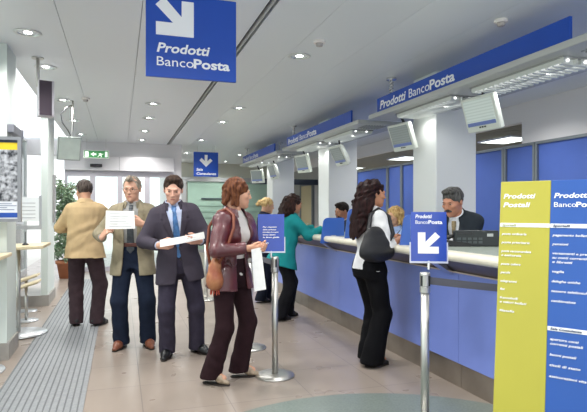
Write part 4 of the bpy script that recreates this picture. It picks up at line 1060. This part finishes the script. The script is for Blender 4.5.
def sheet(name, label, corners, bend=.01, n=8, col='f2f2ee', lines=6, group=None):
    """a paper sheet between four world corners (tl, tr, br, bl), slightly bowed"""
    a, b, c, d = [np.array(p, float) for p in corners]; nn = unit(np.cross(b-a, d-a)); bm = bmesh.new(); G0 = []
    ctr = (a+b+c+d)/4
    for side in (0, 1):
        for i in range(n+1):
            for j in range(n+1):
                u, v = i/n, j/n; p = (a*(1-u)+b*u)*(1-v)+(d*(1-u)+c*u)*v+nn*bend*math.sin(PI*u)+nn*(.0006*side)-ctr; G0.append(bm.verts.new(p))
    k = (n+1)**2
    for i in range(n):
        for j in range(n):
            q = [i*(n+1)+j, (i+1)*(n+1)+j, (i+1)*(n+1)+j+1, i*(n+1)+j+1]; bm.faces.new([G0[x] for x in q]); bm.faces.new([G0[x+k] for x in q[::-1]])
    rim = [i*(n+1) for i in range(n+1)]+[n*(n+1)+j for j in range(1, n+1)]+[i*(n+1)+n for i in range(n-1, -1, -1)]+[j for j in range(n-1, 0, -1)]
    for x, y in zip(rim, rim[1:]+rim[:1]): bm.faces.new((G0[x], G0[y], G0[y+k], G0[x+k]))
    bmesh.ops.recalc_face_normals(bm, faces=bm.faces)
    o = obj(name, bm, mat('paper_'+col, col, .7, var=.03, vscale=20), None, smooth=False); o.location = ctr; tag(o, label, 'paper', group)
    if lines:
        bm = bmesh.new()
        for side in (-1, 1):
            for i in range(lines):
                v = .15+.7*i/max(1, lines-1); pv = []
                for u in (.12, .5, .88*(.8+.2*((i*7) % 3)/2)):
                    for dv in (0, .028): pv.append(bm.verts.new((a*(1-u)+b*u)*(1-v-dv)+(d*(1-u)+c*u)*(v+dv)+nn*bend*math.sin(PI*u)+nn*(-.0006 if side < 0 else .0012)-ctr))
                bm.faces.new((pv[0], pv[1], pv[3], pv[2])); bm.faces.new((pv[2], pv[3], pv[5], pv[4]))
        l = obj('printed_lines', bm, mat('paper_print', 'b3b6bb', .7), o)
    return o
def LH(loc, rz, *pts): return [loc_of(loc, rz, p) for p in pts]
BLK = dict(col='17181b', heel=.012)

# man in the tan coat, seen from behind
l, a = (-.41, 6.98, 0), R(168)
person('grey-haired man in a tan zip jacket seen from behind, dark brown trousers, head turned left', l, a, H=1.82, lean=R(3), hyaw=R(38), hpitch=R(8), neck=.135,
       hands=[(-.12, -.30, 1.17), (.14, -.30, 1.17)], elbows=[(-.9, .25, -.5), (.9, .25, -.5)], feet=[(-.14, .02, .0, R(-25)), (.10, .0, 0, R(20))], skin='c49478',
       shirt=dict(col='b9b4a6', sleeves=False), top=dict(kind='jacket', col='bba27c', inf=.030, hem=-.13, flare=.03, boxy=True, sleeve=(.070, .063, .050, .97), wamp=.006),
       pants=dict(col='3f3236', r=(.106, .084, .078), waist=.1), shoe=BLK, hair=dict(style='short', col='352c29', col2='5f5650', amp=.004))

# older man with glasses, reading
l, a = (.13, 5.78, 0), R(-12)
P = person('older man with glasses in an open olive blazer, reading a sheet of paper', l, a, H=1.79, lean=R(2), hyaw=R(-4), hpitch=R(8),
       hands=LH(l, a, (-.17, 5.50, 1.15), (.215, 5.44, 1.28)), elbows=[(-.8, .45, -.8), (.8, .35, -.8)], feet=[(-.11, -.03, 0, R(-10)), (.15, -.0, 0, R(22))], skin='cf9f86', curlf=(38, 38), palm=[(1, .2, .3), (-1, .2, .3)], fdir=[(.5, -.35, .6), (-.8, -.3, .25)],
       shirt=dict(col='9a9a98'), tie='3c4248', top=dict(kind='jacket', col='8f8670', inf=.024, hem=-.19, flare=.012, boxy=True, open=[(-.3, .10), (-.05, .075), (.14, .06), (.48, .075), (.54, .07)], lapel=1, sleeve=(.070, .060, .048, .95), var=.14),
       pants=dict(col='1f2738', r=(.100, .080, .080), belt=True), shoe=dict(col='7c4a35', heel=.01), hair=dict(style='receding', col='6e6256', col2='aca292', amp=.004, tuft=True), face='glasses', belly=.012)
wp = P['w']; hL, hR = P['J'][0][2], P['J'][1][2]
sheet('paper_sheet', 'folded white paper sheet held up by the man with glasses', [(-.13, 5.44, 1.415), (.13, 5.365, 1.41), (.14, 5.36, 1.24), (-.135, 5.43, 1.235)], .02)

# man in the dark suit
l, a = (.54, 5.20, 0), R(-4)
P = person('man in a dark grey suit and blue tie looking down at a long paper slip', l, a, H=1.78, lean=R(5), side=R(-6), hroll=R(2), hyaw=R(-4), hpitch=R(15), neck=.142,
       hands=LH(l, a, (.33, 4.90, 1.10), (.69, 4.84, 1.14)), elbows=[(-.75, .35, -.8), (.75, .5, -.8)], feet=[LH(l, a, (.44, 5.28, 0))[0][:2]+(0, R(-12)), LH(l, a, (.73, 5.34, 0))[0][:2]+(0, R(35))], skin='d0a08a', curlf=(36, 36), palm=[(1, .1, .2), (-1, .1, .2)], fdir=[(.85, -.45, .05), (-.85, -.45, .1)],
       shirt=dict(col='b9c3dc'), tie='3d6a9c', top=dict(kind='jacket', col='403b45', inf=.020, hem=-.20, flare=.012, boxy=True, open=[(-.3, .09), (-.1, .03), (.12, .008), (.14, .01), (.47, .07), (.54, .07)], lapel=1, sleeve=(.069, .060, .047, .94), rough=.8, buttons=(.13, .02)),
       pants=dict(col='3b3745', r=(.100, .078, .076)), shoe=BLK, hair=dict(style='short', col='2d221e', col2='4a3a30', puff=True, line=.115, amp=.004))
sheet('paper_slip', 'long white paper slip held between both hands of the suited man', [(.335, 4.83, 1.155), (.715, 4.77, 1.225), (.725, 4.77, 1.165), (.335, 4.80, 1.095)], .012, lines=3)

# woman in the burgundy leather jacket
l, a = (.86, 4.31, 0), R(38)
P = person('woman with auburn bob in a burgundy leather jacket and dark flared trousers, looking right', l, a, H=1.68, sex='f', lean=R(6), hyaw=R(46), hpitch=R(4), shoeh=.02,
       hands=LH(l, a, (.955, 4.06, 1.12), (1.06, 4.10, 1.13)), elbows=[(-.8, .35, -.6), (.6, .4, -.8)], feet=[LH(l, a, (.70, 4.33, 0))[0][:2]+(0, R(14)), LH(l, a, (.955, 4.43, 0))[0][:2]+(0, R(42))], skin='cf9c80', curlf=(48, 48), palm=[(.8, 0, .3), (-.8, 0, .3)], fdir=[(.5, -.7, -.1), (-.3, -.8, -.1)],
       shirt=dict(col='c9c6c2', collar=False, sleeves=False), top=dict(kind='jacket', col='501b22', inf=.026, hem=-.13, flare=.015, rough=.32, coat=.25, spec=.6, var=.15, open=[(-.2, .075), (.1, .055), (.45, .065), (.54, .06)], sleeve=(.070, .062, .048, .93), wamp=.0065),
       pants=dict(col='2a1a1e', r=(.100, .074, .088), hem=.03), shoe=dict(col='a08f7a', heel=.045, var=.3), hair=dict(style='bob', col='4a281c', col2='74482e', low=-.085, amp=.006))
j = P['J']; w = P['w']
sheet('paper_slip', 'narrow white paper slip hanging from the hands of the leather jacketed woman', [(.962, 3.985, 1.115), (1.045, 4.005, 1.13), (1.085, 4.0, .80), (.985, 3.975, .79)], .008, lines=0)
# brown bag on her shoulder
S = P['J'][0][0]; tpl = P['tp']
def wp3(p): q = P['w'](p); return (float(q[0]), float(q[1]), float(q[2]))
t = tag(empty('shoulder_bag'), 'tan and rust leather shoulder bag hanging behind the arm of the leather jacketed woman', 'bag')
top_ = np.array(tpl(-.125, .0, .535)); 
c0 = np.array(wp3((-.215, -.03, .92))); M_bag = mat('bag_leather', 'b07a52', .5, col2='8c4a30', vscale=10, bump=.3, bscale=60)
F = Fld(c0-.22, c0+.22, .008)
F.ell(c0+V(0, 0, .0), V(.055, .075, .12), k=.02); F.ell(c0+V(0, 0, -.06), V(.06, .08, .07), k=.04); F.warp(lambda P_: wr(P_, .006, 3)); np_obj('bag_body', [F.mesh()], M_bag, t)
st = [wp3(tuple(p)) for p in (tpl(-.225, .03, .08), tpl(-.20, .10, .20), tpl(-.165, .125, .38), tpl(-.125, .07, .51), tpl(-.105, .0, .54), tpl(-.12, -.09, .50), tpl(-.155, -.135, .40), tpl(-.21, -.12, .22), tpl(-.235, -.06, .08))]
obj('strap', tube(st, [.013]*9, 8), mat('bag_strap', '743a24', .5), t, smooth=True)
bm = bmesh.new()
for i in range(9): tube([tuple(c0+V(.03*math.cos(i*.7), .04*math.sin(i*.7), -.11)), tuple(c0+V(.035*math.cos(i*.7), .045*math.sin(i*.7), -.165))], .004, 5, bm)
obj('fringe', bm, mat('bag_red', 'a5402c', .6), t)

# woman in teal at the counter
l, a = (2.02, 6.62, 0), R(97)
P = person('woman with dark curly hair in a teal jacket leaning on the counter with black trousers', l, a, H=1.68, sex='f', lean=R(15), hyaw=R(4), hpitch=R(6), shoeh=.0, pelvis=.91,
       hands=LH(l, a, (2.52, 6.48, 1.17), (2.55, 6.85, 1.17)), elbows=[(-.5, .3, -.9), (.5, .3, -.9)], feet=[(-.09, .10, 0, R(0)), (.10, -.10, 0, R(5))], skin='b98468', curlf=(30, 30), palm=[(0, 0, -1), (0, 0, -1)],
       top=dict(kind='jacket', col='1f8688', inf=.030, hem=-.20, flare=.045, boxy=True, sleeve=(.078, .066, .054, .95), wamp=.006),
       pants=dict(col='17171b', r=(.108, .088, .090)), shoe=BLK, hair=dict(style='shoulder_curly', col='1c1210', col2='3a251f', len=.17, amp=.008))

# far woman behind the notice
l, a = (2.10, 7.95, 0), R(80)
person('blonde woman with pinned-up hair at the far end, half hidden behind the blue text notice', l, a, H=1.63, sex='f', lean=R(5), hyaw=R(8), hpitch=R(10),
       hands=LH(l, a, (2.50, 7.85, 1.15), (2.53, 8.15, 1.17)), feet=[(-.08, .05, 0, 0), (.10, -.05, 0, 0)], skin='cf9f84',
       shirt=dict(col='22242c', sleeves=False), top=dict(kind='jacket', col='1d2233', inf=.026, hem=-.2, flare=.03, sleeve=(.072, .06, .05, .95)),
       pants=dict(col='1b1f2c', r=(.104, .086, .088)), shoe=BLK, hair=dict(style='bun', col='b8935c', col2='dcc08c', amp=.006))

# woman in the white blouse
l, a = (2.18, 4.42, 0), R(97); a_w = a
P = person('woman with long dark curly hair in a white blouse and black flared trousers', l, a, H=1.70, sex='f', lean=R(3), hyaw=R(-12), hpitch=R(5), shoeh=.015,
       hands=LH(l, a, (2.47, 4.36, 1.155), (2.50, 4.62, 1.16)), elbows=[(-.35, .5, -.9), (.35, .4, -.9)], feet=[(-.07, .02, 0, R(-4)), (.09, -.05, 0, R(8))], skin='b98263', curlf=(22, 30), palm=[(0.1, 0, -1), (0, 0, -1)],
       top=dict(kind='blouse', col='dededf', inf=.016, hem=-.045, flare=.01, sleeve=(.062, .056, .052, .45), wamp=.005, rough=.75),
       pants=dict(col='0d0d10', r=(.106, .086, .108), hem=.02), shoe=dict(col='17181b', heel=.03), hair=dict(style='long_curly', col='150d0e', col2='2f1817', len=.40, amp=.011, vol=.93))
tpl = P['tp']
t = tag(empty('shoulder_bag'), 'large black hobo bag under the arm of the woman in the white blouse', 'bag')
M_bb = mat('black_leather', '141418', .45, bump=.2, bscale=80)
c0 = np.array(P['w']((-.20, .05, 1.10))); Rz = rot('z', a_w)
F = Fld(c0-.27, c0+.27, .008)
F.ell(c0+V(0, 0, -.03), V(.048, .175, .10), Rz, k=.02); F.ell(c0+V(0, 0, -.07), V(.055, .165, .06), Rz, k=.05); F.ell(c0+Rz@V(.0, .02, .06), V(.035, .12, .12), Rz, k=.05); F.warp(lambda P_: wr(P_, .004, 4)); np_obj('bag_body', [F.mesh()], M_bb, t)
st = [P['w'](tuple(p)) for p in ((-.20, .13, 1.14), tuple(tpl(-.165, .135, .30)), tuple(tpl(-.140, .10, .47)), tuple(tpl(-.125, .01, .525)), tuple(tpl(-.140, -.10, .46)), tuple(tpl(-.185, -.125, .30)), (-.205, -.07, 1.14))]
obj('strap', tube([tuple(float(v) for v in p) for p in st], [.020]*7, 8), M_bb, t, smooth=True)

# clerks behind the counter (on a raised floor, on chairs)
def seat_feet(z=0): return [(-.12, -.42, z, 0), (.12, -.42, z, 0)]
l, a = (3.34, 7.38, .2), R(-72)
person('dark-haired bearded clerk in profile behind the rounded blue privacy screen', l, a, H=1.74, lean=R(16), hyaw=R(-8), hpitch=R(8), pelvis=.56,
       hands=LH(l, a, (2.98, 7.45, 1.15), (2.98, 7.2, 1.15)), feet=seat_feet(), skin='b27c60', curlf=(25, 25), palm=[(0, 0, -1), (0, 0, -1)],
       shirt=dict(col='dadde2'), top=dict(kind='jacket', col='343a4c', inf=.022, hem=-.1, open=[(-.3, .02), (.1, .02), (.45, .07), (.54, .07)], lapel=1),
       pants=dict(col='23252c'), shoe=BLK, hair=dict(style='short', col='17120f', col2='2b221d', puff=True), face='beard')
office_chair(3.46, 7.46, R(-72), 'clerk chair with dark backrest under the bearded clerk')
l, a = (3.19, 5.74, .2), R(-62)
person('blonde clerk in a light blue blouse and dark vest seated behind the counter', l, a, H=1.66, sex='f', lean=R(1), hyaw=R(-14), hpitch=R(3), pelvis=.53,
       hands=LH(l, a, (2.86, 5.72, 1.15), (2.84, 5.46, 1.15)), feet=seat_feet(), skin='cfa083', curlf=(25, 25), palm=[(0, 0, -1), (0, 0, -1)],
       shirt=dict(col='9db4dc', collar=True), top=dict(kind='vest', col='3a3f4f', inf=.016, hem=-.08, collar=False, sleeve=None, open=[(-.3, .0), (.2, .005), (.45, .07), (.54, .10)]),
       pants=dict(col='23252c'), shoe=BLK, hair=dict(style='bob', col='a07c4c', col2='d6b67e', low=-.10, amp=.006))
office_chair(3.15, 5.93, R(-62), 'clerk chair with dark backrest under the blonde clerk')
l, a = (3.33, 4.58, .2), R(-52)
P = person('moustached clerk with grey-black hair in a dark suit leaning over the counter', l, a, H=1.84, lean=R(33), hyaw=R(-15), hpitch=R(6), neck=.128, pelvis=.67,
       hands=LH(l, a, (2.84, 4.62, 1.15), (2.76, 4.30, 1.15)), feet=seat_feet(), skin='bd8468', curlf=(25, 25), palm=[(0, 0, -1), (0, 0, -1)],
       shirt=dict(col='e4e6ea'), tie='8c7c5c', top=dict(kind='jacket', col='2b3137', inf=.026, hem=-.1, boxy=True, open=[(-.3, .02), (.1, .01), (.46, .052), (.54, .055)], lapel=1, sleeve=(.075, .063, .05, .95)),
       pants=dict(col='23252c'), shoe=BLK, hair=dict(style='short', col='2b2b2c', col2='63625f', puff=True, amp=.004), face='moustache')
office_chair(3.44, 4.46, R(-52), 'clerk chair with dark backrest under the moustached clerk')
